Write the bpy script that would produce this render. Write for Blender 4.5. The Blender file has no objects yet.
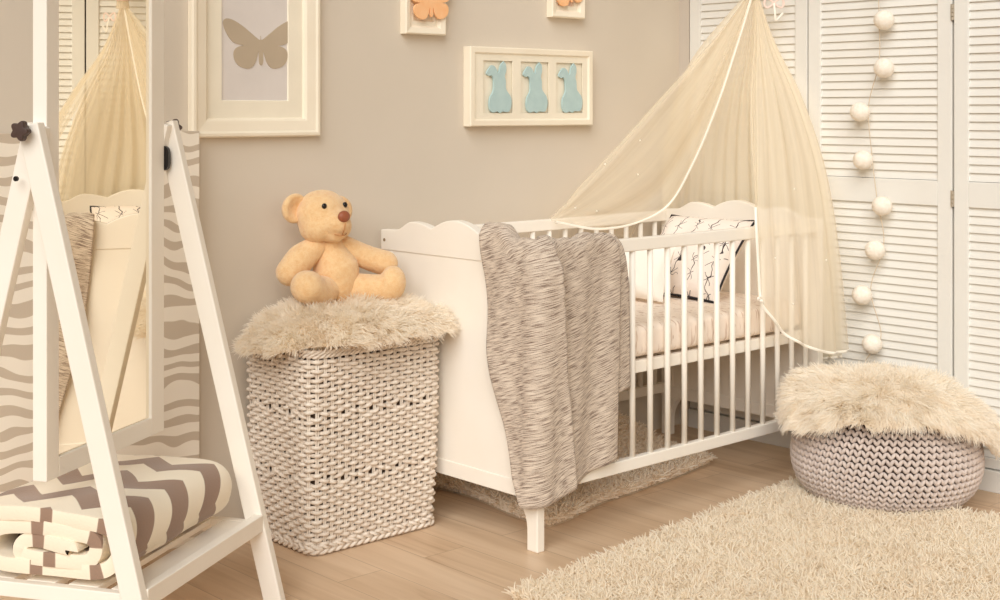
import bpy, bmesh, math, random
import numpy as np
from mathutils import Vector, Matrix, noise as mnoise
random.seed(7); rng = np.random.default_rng(7)
S = bpy.context.scene; COL = S.collection
R_ = math.radians; PI = math.pi

# ---------------------------------------------------------------- camera, world, light, exposure
CAM_F, CAM_YAW, CAM_V0, CAM_U0, CAM_H = 1380.0, R_(47.43), 110.0, 494.0, 1.2
cd = bpy.data.cameras.new('camera'); cam = bpy.data.objects.new('camera', cd); COL.objects.link(cam)
cd.sensor_fit = 'HORIZONTAL'; cd.sensor_width = 36.0; cd.lens = CAM_F * 36.0 / 1000.0
cd.shift_x = (500 - CAM_U0) / 1000.0; cd.shift_y = -(300 - CAM_V0) / 1000.0
cd.clip_start = 0.05; cd.clip_end = 60
cam.location = (0, 0, CAM_H); cam.rotation_euler = (PI / 2, 0, CAM_YAW - PI / 2)
S.camera = cam

w = bpy.data.worlds.new('world'); S.world = w; w.use_nodes = True
bgn = w.node_tree.nodes['Background']
bgn.inputs['Color'].default_value = (1.0, 0.72, 0.45, 1); bgn.inputs['Strength'].default_value = 0.11

def area(name, loc, target, sx, sy, power, color):
    ld = bpy.data.lights.new(name, 'AREA'); ld.shape = 'RECTANGLE'; ld.size = sx; ld.size_y = sy
    ld.energy = power; ld.color = color
    o = bpy.data.objects.new(name, ld); COL.objects.link(o); o.location = loc
    o.rotation_euler = (Vector(target) - Vector(loc)).to_track_quat('-Z', 'Y').to_euler()
    return o
def sun(name, frm, ang, power, color):
    ld = bpy.data.lights.new(name, 'SUN'); ld.angle = R_(ang); ld.energy = power; ld.color = color
    o = bpy.data.objects.new(name, ld); COL.objects.link(o); o.location = (-3, -2, 3)
    o.rotation_euler = (-Vector(frm)).to_track_quat('-Z', 'Y').to_euler()
    return o
sun('window_daylight', (-0.78, -0.55, 0.66), 48, 2.92, (1.0, 1.0, 0.98))
area('front_fill', (0.4, -3.4, 2.5), (3.0, 3.0, 0.4), 4.0, 2.4, 62, (1.0, 0.92, 0.78))  # added unseen fill lamp behind the camera, brightens doors and back wall

vs = S.view_settings
S.display_settings.display_device = 'sRGB'
vs.view_transform = 'Standard'; vs.look = 'None'; vs.gamma = 1.0; vs.use_curve_mapping = False
vs.exposure = 0.0
S.cycles.transparent_max_bounces = 24
S.cycles.max_bounces = 12; S.cycles.diffuse_bounces = 7

# ---------------------------------------------------------------- camera-ray measuring helpers (turn a measured direction into a world point)
Fv = np.array([math.cos(CAM_YAW), math.sin(CAM_YAW)]); Rv = np.array([math.sin(CAM_YAW), -math.cos(CAM_YAW)])
def atD(u, v, D):
    p = D * (Fv + (u - CAM_U0) / CAM_F * Rv)
    return (float(p[0]), float(p[1]), CAM_H - (v - CAM_V0) * D / CAM_F)
def on_y(u, v, Y):
    d = Fv + (u - CAM_U0) / CAM_F * Rv; s = Y / d[1]
    return (float(d[0] * s), Y, CAM_H - (v - CAM_V0) * s / CAM_F)
def on_x(u, v, X):
    d = Fv + (u - CAM_U0) / CAM_F * Rv; s = X / d[0]
    return (X, float(d[1] * s), CAM_H - (v - CAM_V0) * s / CAM_F)

# ---------------------------------------------------------------- materials
def lin(c):
    return tuple(((x / 255) / 12.92 if x / 255 <= 0.04045 else ((x / 255 + 0.055) / 1.055) ** 2.4) for x in c) + (1,)
class NT:
    def __init__(s, name):
        s.m = bpy.data.materials.new(name); s.m.use_nodes = True; s.t = s.m.node_tree
        s.b = s.t.nodes['Principled BSDF']; s.out = s.t.nodes['Material Output']
    def n(s, typ, **kw):
        x = s.t.nodes.new(typ)
        for k, v in kw.items():
            if k in x.inputs: x.inputs[k].default_value = v
            else: setattr(x, k, v)
        return x
    def l(s, a, ao, b, bi): s.t.links.new(a.outputs[ao], b.inputs[bi])
    def math(s, op, a, b=None, c=None):
        x = s.t.nodes.new('ShaderNodeMath'); x.operation = op
        for i, v in enumerate((a, b, c)):
            if v is None: continue
            if isinstance(v, (int, float)): x.inputs[i].default_value = v
            else: s.t.links.new(v, x.inputs[i])
        return x.outputs[0]
    def ramp(s, fac, stops, interp='LINEAR'):
        x = s.t.nodes.new('ShaderNodeValToRGB'); x.color_ramp.interpolation = interp
        e = x.color_ramp.elements
        while len(e) < len(stops): e.new(0.5)
        for el, (p, c) in zip(e, stops): el.position = p; el.color = lin(c)
        s.t.links.new(fac, x.inputs[0]); return x.outputs[0]
    def bump(s, h, strength, dist):
        x = s.t.nodes.new('ShaderNodeBump'); x.inputs['Strength'].default_value = strength; x.inputs['Distance'].default_value = dist
        s.t.links.new(h, x.inputs['Height']); s.t.links.new(x.outputs[0], s.b.inputs['Normal'])
def simple(name, c, rough=0.6, c2=None, nscale=8.0, bump=0.0, bscale=200.0, sheen=0.0, spec=0.5, metal=0.0, detail=4.0):
    k = NT(name); k.b.inputs['Roughness'].default_value = rough
    k.b.inputs['Specular IOR Level'].default_value = spec; k.b.inputs['Metallic'].default_value = metal
    tc = k.n('ShaderNodeTexCoord')
    c2 = c2 or tuple(max(0, x - 7) for x in c)
    nz = k.n('ShaderNodeTexNoise', Scale=nscale, Detail=detail); k.l(tc, 'Object', nz, 'Vector')
    col = k.ramp(nz.outputs['Fac'], [(0.32, c2), (0.68, c)])
    k.t.links.new(col, k.b.inputs['Base Color'])
    if bump:
        bz = k.n('ShaderNodeTexNoise', Scale=bscale, Detail=3.0); k.l(tc, 'Object', bz, 'Vector')
        k.bump(bz.outputs['Fac'], bump, 0.002)
    if sheen:
        k.b.inputs['Sheen Weight'].default_value = sheen
    return k.m

M = {}
M['wall'] = simple('wall_paint', (219, 208, 193), 0.9, (215, 204, 188), 2.0, 0.15, 90)
M['wallsidelit'] = simple('side_lit_wall_tone', (206, 195, 182), 0.9, (202, 191, 178), 2.0, 0.15, 90)  # wall paint greyed to imitate the different light on the side wall
M['ceiling'] = simple('ceiling_paint', (236, 228, 216), 0.9)
M['white'] = simple('white_lacquer', (248, 242, 232), 0.38, (245, 238, 226), 5.0)
M['door'] = simple('white_door_paint', (234, 232, 226), 0.5, (231, 228, 221), 4.0)
M['frame'] = simple('cream_frame_lacquer', (246, 236, 216), 0.4, (242, 230, 208), 6.0)
M['mat'] = simple('cream_mat_board', (245, 236, 216), 0.9)
M['paper'] = simple('grey_white_paper', (224, 216, 210), 0.9)
M['taupe'] = simple('taupe_card', (190, 173, 150), 0.9)
M['blue'] = simple('blue_felt', (188, 211, 210), 0.95, (178, 203, 203), 30)
M['orange'] = simple('orange_felt', (252, 200, 150), 0.95, (250, 190, 136), 30)
M['pink'] = simple('pale_pink_paper', (240, 214, 196), 0.9, (226, 212, 196), 18)
M['darkplastic'] = simple('dark_brown_plastic', (82, 64, 58), 0.45)
M['black'] = simple('black_plastic', (22, 18, 18), 0.4)
M['steel'] = simple('hinge_steel', (190, 178, 160), 0.4, metal=0.3)
M['bolt'] = simple('bolt_cap', (150, 126, 96), 0.5)
M['gap'] = simple('gap_shade_tone', (70, 52, 42), 0.9)  # dark tone painted as shade in door gaps and behind slats
M['wicker'] = simple('whitewashed_wicker', (240, 230, 217), 0.7, (222, 207, 191), 60, 0.4, 300)
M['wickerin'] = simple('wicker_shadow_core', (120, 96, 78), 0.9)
def plush_mat():
    k = NT('peach_plush'); tc = k.n('ShaderNodeTexCoord')
    nz = k.n('ShaderNodeTexNoise', Scale=60.0, Detail=6.0, Roughness=0.65); k.l(tc, 'Object', nz, 'Vector')
    fz = k.n('ShaderNodeTexNoise', Scale=420.0, Detail=2.0, Roughness=0.7); k.l(tc, 'Object', fz, 'Vector')
    f = k.math('ADD', k.math('MULTIPLY', nz.outputs['Fac'], 0.6), k.math('MULTIPLY', fz.outputs['Fac'], 0.4))
    k.t.links.new(k.ramp(f, [(0.37, (241, 194, 138)), (0.59, (252, 216, 166))]), k.b.inputs['Base Color'])
    k.b.inputs['Roughness'].default_value = 1.0; k.b.inputs['Specular IOR Level'].default_value = 0.1; k.b.inputs['Sheen Weight'].default_value = 0.45
    h = k.math('ADD', k.math('MULTIPLY', fz.outputs['Fac'], 0.5), k.math('MULTIPLY', nz.outputs['Fac'], 1.0))
    k.bump(h, 0.7, 0.0075)
    return k.m
M['bear'] = plush_mat()
M['nose'] = simple('brown_nose', (160, 92, 62), 0.5)
M['thread'] = simple('brown_thread', (206, 150, 100), 0.8)
M['eye'] = simple('black_eye', (20, 14, 12), 0.15)
M['yarn'] = simple('grey_beige_yarn', (217, 202, 193), 0.9, (200, 184, 175), 40, 0.7, 400, sheen=0.3)
M['yarnshade'] = simple('yarn_shade_core', (110, 92, 82), 1.0)
M['skin'] = simple('sheepskin_backing', (240, 224, 200), 1.0)
M['cotton'] = simple('cotton_ball_thread', (250, 242, 230), 0.95, (240, 228, 212), 90, 0.9, 220)
M['cord'] = simple('thin_cord', (216, 200, 178), 0.8)
M['ribbon'] = simple('satin_ribbon', (250, 243, 230), 0.35, sheen=0.3)
M['pinkribbon'] = simple('pink_ribbon', (246, 222, 210), 0.5)
M['pillow'] = simple('white_pillow_cotton', (246, 240, 230), 0.95, (242, 234, 222), 6, 0.4, 40)
M['piping'] = simple('black_piping', (38, 32, 34), 0.8)

def hairmat(name, c1, c2, rough=0.75, nscale=6.0):
    k = NT(name); k.b.inputs['Roughness'].default_value = rough; k.b.inputs['Specular IOR Level'].default_value = 0.25
    hi = k.n('ShaderNodeHairInfo'); tc = k.n('ShaderNodeTexCoord')
    nz = k.n('ShaderNodeTexNoise', Scale=nscale, Detail=3.0); k.l(tc, 'Object', nz, 'Vector')
    f = k.math('ADD', k.math('MULTIPLY', hi.outputs['Random'], 0.5), k.math('MULTIPLY', nz.outputs['Fac'], 0.5))
    col = k.ramp(f, [(0.2, c2), (0.75, c1)])
    k.t.links.new(col, k.b.inputs['Base Color'])
    tl = k.n('ShaderNodeBsdfTranslucent'); k.t.links.new(col, tl.inputs['Color'])
    mx = k.n('ShaderNodeMixShader'); mx.inputs[0].default_value = 0.38
    k.l(k.b, 0, mx, 1); k.l(tl, 0, mx, 2); k.l(mx, 0, k.out, 'Surface')
    return k.m
M['pile'] = hairmat('rug_pile', (253, 246, 231), (243, 229, 207), nscale=9)
M['pile2'] = hairmat('brown_rug_pile', (255, 247, 233), (246, 230, 208), nscale=9)
M['fur'] = hairmat('sheepskin_fur', (255, 251, 242), (250, 239, 222), nscale=14)

def floor_mat():
    k = NT('wood_laminate'); tc = k.n('ShaderNodeTexCoord')
    mp = k.n('ShaderNodeMapping'); k.l(tc, 'Object', mp, 'Vector'); mp.inputs['Rotation'].default_value = (0, 0, PI / 2)
    mp.inputs['Location'].default_value = (0.35, 0.05, 0)
    br = k.n('ShaderNodeTexBrick', Scale=1.0); br.offset = 0.37; br.squash = 1
    br.inputs['Brick Width'].default_value = 1.25; br.inputs['Row Height'].default_value = 0.142
    br.inputs['Mortar Size'].default_value = 0.0012; br.inputs['Mortar Smooth'].default_value = 0.3; br.inputs['Bias'].default_value = 0
    br.inputs['Color1'].default_value = (0.2, 0.2, 0.2, 1); br.inputs['Color2'].default_value = (0.8, 0.8, 0.8, 1); br.inputs['Mortar'].default_value = (0.5, 0.5, 0.5, 1)
    k.l(mp, 'Vector', br, 'Vector')
    mg = k.n('ShaderNodeMapping'); k.l(tc, 'Object', mg, 'Vector'); mg.inputs['Scale'].default_value = (26, 1.6, 1)
    off = k.n('ShaderNodeVectorMath', operation='MULTIPLY_ADD'); k.l(br, 'Color', off, 0)
    off.inputs[1].default_value = (7, 9, 3); k.l(mg, 'Vector', off, 2)
    n1 = k.n('ShaderNodeTexNoise', Scale=1.0, Detail=6.0, Distortion=0.8); k.l(off, 0, n1, 'Vector')
    mg2 = k.n('ShaderNodeMapping'); k.l(tc, 'Object', mg2, 'Vector'); mg2.inputs['Scale'].default_value = (7, 1.2, 1)
    n2 = k.n('ShaderNodeTexNoise', Scale=1.0, Detail=3.0, Distortion=0.4); k.l(mg2, 'Vector', n2, 'Vector')
    f = k.math('ADD', k.math('MULTIPLY', n1.outputs['Fac'], 0.55), k.math('MULTIPLY', n2.outputs['Fac'], 0.3))
    sep = k.n('ShaderNodeSeparateColor'); k.l(br, 'Color', sep, 'Color')
    f = k.math('ADD', f, k.math('MULTIPLY', sep.outputs[0], 0.16))
    col = k.ramp(f, [(0.30, (176, 143, 112)), (0.42, (206, 176, 144)), (0.60, (222, 195, 165)), (0.8, (230, 206, 179))])
    mx = k.n('ShaderNodeMix', data_type='RGBA'); k.t.links.new(k.math('MULTIPLY', br.outputs['Fac'], 0.5), mx.inputs[0])
    k.t.links.new(col, mx.inputs[6]); mx.inputs[7].default_value = lin((120, 88, 60))
    k.t.links.new(mx.outputs[2], k.b.inputs['Base Color'])
    k.b.inputs['Roughness'].default_value = 0.38; k.b.inputs['Specular IOR Level'].default_value = 0.35
    return k.m
M['floor'] = floor_mat()

def zebra_mat():
    k = NT('zebra_print'); tc = k.n('ShaderNodeTexCoord'); sp = k.n('ShaderNodeSeparateXYZ'); k.l(tc, 'Object', sp, 0)
    mp = k.n('ShaderNodeMapping'); k.l(tc, 'Object', mp, 'Vector'); mp.inputs['Scale'].default_value = (2.3, 1, 3.2)
    nz = k.n('ShaderNodeTexNoise', Scale=2.2, Detail=1.0); k.l(mp, 'Vector', nz, 'Vector')
    mp2 = k.n('ShaderNodeMapping'); k.l(tc, 'Object', mp2, 'Vector'); mp2.inputs['Scale'].default_value = (9, 1, 7)
    nz2 = k.n('ShaderNodeTexNoise', Scale=1.0, Detail=1.0); k.l(mp2, 'Vector', nz2, 'Vector')
    v = k.math('ADD', k.math('MULTIPLY', sp.outputs['Z'], 118.0), k.math('MULTIPLY', nz.outputs['Fac'], 15.0))
    v = k.math('ADD', v, k.math('MULTIPLY', sp.outputs['X'], 10.0))
    v = k.math('ADD', v, k.math('MULTIPLY', nz2.outputs['Fac'], 5.0))
    s_ = k.math('SINE', v)
    s_ = k.math('ADD', k.math('MULTIPLY', s_, 0.5), 0.5)
    k.t.links.new(k.ramp(s_, [(0.55, (246, 237, 222)), (0.62, (205, 190, 171))]), k.b.inputs['Base Color'])
    k.b.inputs['Roughness'].default_value = 0.8
    return k.m
M['zebra'] = zebra_mat()

def chevron_mat():
    k = NT('chevron_fleece'); uv = k.n('ShaderNodeUVMap'); sp = k.n('ShaderNodeSeparateXYZ'); k.l(uv, 0, sp, 0)
    t = k.math('PINGPONG', sp.outputs['Y'], 0.07)
    v = k.math('ADD', sp.outputs['X'], k.math('MULTIPLY', t, 0.95))
    fr = k.math('FRACT', k.math('DIVIDE', v, 0.15))
    k.t.links.new(k.ramp(fr, [(0.0, (148, 120, 102)), (0.46, (155, 127, 108)), (0.475, (246, 234, 212)), (0.98, (244, 232, 210)), (1.0, (148, 120, 102))]), k.b.inputs['Base Color'])
    k.b.inputs['Roughness'].default_value = 0.95; k.b.inputs['Sheen Weight'].default_value = 0.3
    tc = k.n('ShaderNodeTexCoord'); bz = k.n('ShaderNodeTexNoise', Scale=220.0, Detail=3.0); k.l(tc, 'Object', bz, 'Vector')
    k.bump(bz.outputs['Fac'], 0.4, 0.002)
    return k.m
M['chevron'] = chevron_mat()

def knit_mat():
    k = NT('marled_knit'); uv = k.n('ShaderNodeUVMap')
    mp = k.n('ShaderNodeMapping'); k.l(uv, 0, mp, 'Vector'); mp.inputs['Rotation'].default_value = (0, 0, R_(-17)); 
    m2 = k.n('ShaderNodeMapping'); k.l(mp, 0, m2, 'Vector'); m2.inputs['Scale'].default_value = (24, 400, 1)
    n1 = k.n('ShaderNodeTexNoise', Scale=1.0, Detail=2.0, Roughness=0.55, Distortion=0.0); k.l(m2, 0, n1, 'Vector')
    m3 = k.n('ShaderNodeMapping'); k.l(mp, 0, m3, 'Vector'); m3.inputs['Scale'].default_value = (420, 520, 1)
    n2 = k.n('ShaderNodeTexNoise', Scale=1.0, Detail=2.0); k.l(m3, 0, n2, 'Vector')
    f = k.math('ADD', k.math('MULTIPLY', n1.outputs['Fac'], 0.78), k.math('MULTIPLY', n2.outputs['Fac'], 0.22))
    k.t.links.new(k.ramp(f, [(0.35, (110, 92, 80)), (0.43, (156, 137, 123)), (0.51, (204, 188, 171)), (0.68, (230, 216, 200))]), k.b.inputs['Base Color'])
    k.b.inputs['Roughness'].default_value = 0.95; k.b.inputs['Sheen Weight'].default_value = 0.2
    k.bump(n2.outputs['Fac'], 0.35, 0.003)
    return k.m
M['knit'] = knit_mat()

def sheet_mat():
    k = NT('printed_sheet'); tc = k.n('ShaderNodeTexCoord')
    mp = k.n('ShaderNodeMapping'); k.l(tc, 'Object', mp, 'Vector'); mp.inputs['Rotation'].default_value = (0, R_(35), 0); mp.inputs['Scale'].default_value = (95, 40, 14)
    nz = k.n('ShaderNodeTexNoise', Scale=1.0, Detail=1.0, Distortion=0.6); k.l(mp, 0, nz, 'Vector')
    k.t.links.new(k.ramp(nz.outputs['Fac'], [(0.34, (214, 192, 176)), (0.42, (243, 229, 215)), (0.9, (244, 231, 218))]), k.b.inputs['Base Color'])
    k.b.inputs['Roughness'].default_value = 0.95
    return k.m
M['sheet'] = sheet_mat()

def pillow_print():
    # thin dark lines: vertical columns with small asterisks
    k = NT('line_star_print'); uv = k.n('ShaderNodeUVMap'); sp = k.n('ShaderNodeSeparateXYZ'); k.l(uv, 0, sp, 0)
    nz = k.n('ShaderNodeTexNoise', Scale=7.0, Detail=1.0); k.l(uv, 0, nz, 'Vector')
    w_ = k.math('MULTIPLY', k.math('SUBTRACT', nz.outputs['Fac'], 0.5), 0.9)
    U = k.math('ADD', k.math('MULTIPLY', sp.outputs['X'], 5.0), w_); V = k.math('ADD', k.math('MULTIPLY', sp.outputs['Y'], 5.0), w_)
    def line(e, wd):
        d = k.math('ABSOLUTE', k.math('SUBTRACT', k.math('FRACT', e), 0.5)); return k.math('LESS_THAN', d, wd)
    a = line(U, 0.024); b = line(k.math('ADD', U, V), 0.022); c = line(k.math('SUBTRACT', U, V), 0.022)
    fu = k.math('SUBTRACT', k.math('FRACT', U), 0.5); fv = k.math('SUBTRACT', k.math('FRACT', k.math('ADD', V, 0.5)), 0.5)
    r = k.math('SQRT', k.math('ADD', k.math('MULTIPLY', fu, fu), k.math('MULTIPLY', fv, fv)))
    near = k.math('LESS_THAN', r, 0.36)
    d = k.math('MULTIPLY', k.math('MAXIMUM', b, c), near)
    ink = k.math('MAXIMUM', a, d)
    k.t.links.new(k.ramp(ink, [(0.3, (238, 226, 216)), (0.7, (62, 54, 56))]), k.b.inputs['Base Color'])
    k.b.inputs['Roughness'].default_value = 0.95
    return k.m
M['print'] = pillow_print()

def tulle_mat(name, lo, hi):
    k = NT(name); t = k.t
    k.t.nodes.remove(k.b)
    df = k.n('ShaderNodeBsdfDiffuse'); df.inputs['Color'].default_value = lin((254, 244, 224))
    tl = k.n('ShaderNodeBsdfTranslucent'); tl.inputs['Color'].default_value = lin((254, 244, 224))
    m1 = k.n('ShaderNodeMixShader'); m1.inputs[0].default_value = 0.45
    k.l(df, 0, m1, 1); k.l(tl, 0, m1, 2)
    tr = k.n('ShaderNodeBsdfTransparent'); tr.inputs['Color'].default_value = (1, 1, 1, 1)
    uv = k.n('ShaderNodeUVMap'); mp = k.n('ShaderNodeMapping'); k.l(uv, 0, mp, 'Vector'); mp.inputs['Scale'].default_value = (13, 0.8, 1)
    nz = k.n('ShaderNodeTexNoise', Scale=1.0, Detail=3.0); k.l(mp, 0, nz, 'Vector')
    op = k.n('ShaderNodeMapRange'); op.inputs['From Min'].default_value = 0.3; op.inputs['From Max'].default_value = 0.72
    op.inputs['To Min'].default_value = lo; op.inputs['To Max'].default_value = hi
    k.l(nz, 'Fac', op, 'Value')
    m2 = k.n('ShaderNodeMixShader'); k.l(op, 0, m2, 0); k.l(tr, 0, m2, 1); k.l(m1, 0, m2, 2)
    k.l(m2, 0, k.out, 'Surface')
    return k.m
M['tulle'] = tulle_mat('single_tulle', 0.26, 0.42); M['tulle2'] = tulle_mat('gathered_tulle', 0.46, 0.66); M['tulle3'] = tulle_mat('layered_tulle', 0.66, 0.84)

def mirror_mat():
    k = NT('mirror_silvering'); k.b.inputs['Metallic'].default_value = 1.0; k.b.inputs['Roughness'].default_value = 0.01
    k.b.inputs['Base Color'].default_value = (0.93, 0.86, 0.72, 1)
    return k.m
M['mirror'] = mirror_mat()

# ---------------------------------------------------------------- mesh helpers
class MB:
    def __init__(s): s.v = []; s.f = []; s.uv = []; s.n = 0
    def add(s, V, Fc, UV=None):
        b = s.n; V = [tuple(map(float, p)) for p in V]
        s.v += V; s.n += len(V)
        for f in Fc: s.f.append(tuple(i + b for i in f))
        s.uv += [tuple(u) for u in UV] if UV is not None else [(p[0], p[2]) for p in V]
        return s
    def box(s, x0, x1, y0, y1, z0, z1, T=None):
        V = [(x, y, z) for z in (z0, z1) for y in (y0, y1) for x in (x0, x1)]
        if T is not None: V = [T @ Vector(p) for p in V]
        return s.add(V, [(0, 2, 3, 1), (4, 5, 7, 6), (0, 1, 5, 4), (2, 6, 7, 3), (0, 4, 6, 2), (1, 3, 7, 5)])
    def bar(s, a, b, ux, wx, wy):
        """box beam from a to b; ux a direction for its width wx, wy across"""
        a = Vector(a); b = Vector(b); d = (b - a).normalized(); u = Vector(ux); u = (u - d * u.dot(d)).normalized(); v = d.cross(u)
        V = []
        for p in (a, b):
            for (i, j) in ((-1, -1), (1, -1), (1, 1), (-1, 1)): V.append(p + u * wx / 2 * i + v * wy / 2 * j)
        return s.add(V, [(3, 2, 1, 0), (4, 5, 6, 7), (0, 1, 5, 4), (1, 2, 6, 5), (2, 3, 7, 6), (3, 0, 4, 7)])
    def prism(s, pts, mapf, t0, t1):
        """outline pts (2D) mapped by mapf(a,b,t) and extruded from t0 to t1"""
        n = len(pts); V = [mapf(a, b, t0) for a, b in pts] + [mapf(a, b, t1) for a, b in pts]
        F = [tuple(range(n)), tuple(range(2 * n - 1, n - 1, -1))] + [(i, i + n, (i + 1) % n + n, (i + 1) % n) for i in range(n)]
        return s.add(V, F)
    def grid(s, P, closed=False, UV=None, capends=False):
        P = np.asarray(P, float); nu, nv = P.shape[:2]
        V = P.reshape(-1, 3); F = []
        for i in range(nu - 1 + (1 if closed else 0)):
            i2 = (i + 1) % nu
            for j in range(nv - 1): F.append((i * nv + j, i2 * nv + j, i2 * nv + j + 1, i * nv + j + 1))
        if capends:
            F.append(tuple(i * nv for i in range(nu))[::-1]); F.append(tuple(i * nv + nv - 1 for i in range(nu)))
        return s.add(V, F, None if UV is None else np.asarray(UV, float).reshape(-1, 2))
    def tube(s, path, r, n=8, closed=False, caps=True):
        P = np.asarray(path, float); k = len(P); r = np.full(k, r) if np.isscalar(r) else np.asarray(r, float)
        T = np.gradient(P, axis=0) if not closed else np.roll(P, -1, 0) - np.roll(P, 1, 0)
        T /= np.linalg.norm(T, axis=1)[:, None] + 1e-12
        ref = np.array([0, 0, 1.0]) if abs(T[0][2]) < 0.9 else np.array([1.0, 0, 0])
        N = np.zeros_like(P); cur = ref - T[0] * (ref @ T[0]); cur /= np.linalg.norm(cur)
        for i in range(k):
            cur = cur - T[i] * (cur @ T[i]); cur /= np.linalg.norm(cur) + 1e-12; N[i] = cur
        B = np.cross(T, N); a = np.linspace(0, 2 * PI, n, endpoint=False)
        G = P[:, None] + r[:, None, None] * (N[:, None] * np.cos(a)[None, :, None] + B[:, None] * np.sin(a)[None, :, None])
        V = G.reshape(-1, 3); F = []
        for i in range(k - 1 + (1 if closed else 0)):
            i2 = (i + 1) % k
            for j in range(n): F.append((i * n + j, i * n + (j + 1) % n, i2 * n + (j + 1) % n, i2 * n + j))
        if caps and not closed: F.append(tuple(range(n))[::-1]); F.append(tuple((k - 1) * n + j for j in range(n)))
        return s.add(V, F)
    def lathe(s, prof, n=32, c=(0, 0, 0)):
        a = np.linspace(0, 2 * PI, n, endpoint=False); pr = np.asarray(prof, float)
        G = np.stack([np.stack([c[0] + r * np.cos(a), c[1] + r * np.sin(a), np.full(n, c[2] + z)], 1) for r, z in pr], 1)
        return s.grid(G, closed=True, capends=True)
    def ell(s, c, r, T=None, nu=20, nv=12):
        th = np.linspace(0, 2 * PI, nu, endpoint=False); ph = np.linspace(0.0, PI, nv)
        T = T if T is not None else Matrix.Identity(3); Tn = np.array(T.to_3x3())
        V = [np.array([0, 0, r[2]])]
        for p in ph[1:-1]:
            for t in th: V.append(np.array([r[0] * math.sin(p) * math.cos(t), r[1] * math.sin(p) * math.sin(t), r[2] * math.cos(p)]))
        V.append(np.array([0, 0, -r[2]])); V = [Tn @ q + np.array(c) for q in V]
        F = []; m = nv - 2
        for j in range(nu):
            j2 = (j + 1) % nu; F.append((0, 1 + j, 1 + j2)); F.append((len(V) - 1, 1 + (m - 1) * nu + j2, 1 + (m - 1) * nu + j))
            for i in range(m - 1): F.append((1 + i * nu + j, 1 + (i + 1) * nu + j, 1 + (i + 1) * nu + j2, 1 + i * nu + j2))
        return s.add(V, F)
    def build(s, name, mat, parent=None, smooth=False, bevel=0.0, seg=2, recalc=False, sub=0):
        me = bpy.data.meshes.new(name); off = np.array(parent_loc(parent))
        V = np.asarray(s.v, float) - off
        me.from_pydata(V.tolist(), [], s.f)
        uvl = me.uv_layers.new(name='UVMap')
        li = np.empty(len(me.loops), np.int32); me.loops.foreach_get('vertex_index', li)
        uvl.data.foreach_set('uv', np.asarray(s.uv, np.float32)[li].ravel())
        if recalc:
            bm = bmesh.new(); bm.from_mesh(me); bmesh.ops.recalc_face_normals(bm, faces=bm.faces); bm.to_mesh(me); bm.free()
        me.materials.append(mat)
        if smooth: me.polygons.foreach_set('use_smooth', np.ones(len(me.polygons), bool))
        me.update()
        o = bpy.data.objects.new(name, me); COL.objects.link(o)
        if parent is not None: o.parent = parent
        if bevel:
            b = o.modifiers.new('bevel', 'BEVEL'); b.width = bevel; b.segments = seg; b.limit_method = 'ANGLE'; b.angle_limit = R_(40)
            b.harden_normals = False
        if sub:
            q = o.modifiers.new('sub', 'SUBSURF'); q.levels = sub; q.render_levels = sub
        return o
def parent_loc(p):
    L = Vector((0, 0, 0))
    while p is not None: L += p.location; p = p.parent
    return tuple(L)
def tag(o, label, cat, group=None, kind=None):
    o['label'] = label; o['category'] = cat
    if group: o['group'] = group
    if kind: o['kind'] = kind
    return o
def thing(name, loc, label, cat, group=None, kind=None):
    o = bpy.data.objects.new(name, None); COL.objects.link(o); o.location = loc; o.empty_display_size = 0.05
    return tag(o, label, cat, group, kind)
def catmull(P, n):
    P = np.asarray(P, float); k = len(P)
    d = np.r_[0, np.cumsum(np.linalg.norm(np.diff(P, axis=0), axis=1) ** 0.5)]; t = np.linspace(0, d[-1], n)
    Q = np.vstack([2 * P[0] - P[1], P, 2 * P[-1] - P[-2]]); dd = np.r_[d[0] - (d[1] - d[0]), d, d[-1] + (d[-1] - d[-2])]
    out = []
    for x in t:
        i = min(max(np.searchsorted(d, x, 'right') - 1, 0), k - 2); p0, p1, p2, p3 = Q[i:i + 4]; t0, t1, t2, t3 = dd[i:i + 4]
        A1 = (t1 - x) / (t1 - t0) * p0 + (x - t0) / (t1 - t0) * p1; A2 = (t2 - x) / (t2 - t1) * p1 + (x - t1) / (t2 - t1) * p2
        A3 = (t3 - x) / (t3 - t2) * p2 + (x - t2) / (t3 - t2) * p3
        B1 = (t2 - x) / (t2 - t0) * A1 + (x - t0) / (t2 - t0) * A2; B2 = (t3 - x) / (t3 - t1) * A2 + (x - t1) / (t3 - t1) * A3
        out.append((t2 - x) / (t2 - t1) * B1 + (x - t1) / (t2 - t1) * B2)
    return np.array(out)
def uniform_cm(P, n):
    """uniform Catmull-Rom through rows of P (k, ...) -> (n, ...)"""
    P = np.asarray(P, float); k = len(P); out = []
    for x in np.linspace(0, k - 1, n):
        i = min(int(x), k - 2); f = x - i
        p1, p2 = P[i], P[i + 1]; p0 = P[i - 1] if i > 0 else 2 * p1 - p2; p3 = P[i + 2] if i + 2 < k else 2 * p2 - p1
        out.append(0.5 * (2 * p1 + (p2 - p0) * f + (2 * p0 - 5 * p1 + 4 * p2 - p3) * f * f + (3 * p1 - p0 - 3 * p2 + p3) * f ** 3))
    return np.array(out)
def hair(name, PTS, rad, mat, parent, label=None):
    """PTS (N,K,3) world points, rad (K,) -> one CURVES object"""
    N, K = PTS.shape[:2]
    h = bpy.data.hair_curves.new(name); h.add_curves([K] * N)
    pts = (PTS - np.array(parent_loc(parent))).astype(np.float32)
    h.points.foreach_set('position', pts.reshape(-1))
    h.points.foreach_set('radius', np.tile(np.asarray(rad, np.float32), N))
    h.materials.append(mat)
    o = bpy.data.objects.new(name, h); COL.objects.link(o); o.parent = parent; o['kind'] = 'stuff'
    if label: o['label'] = label
    return o
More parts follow.
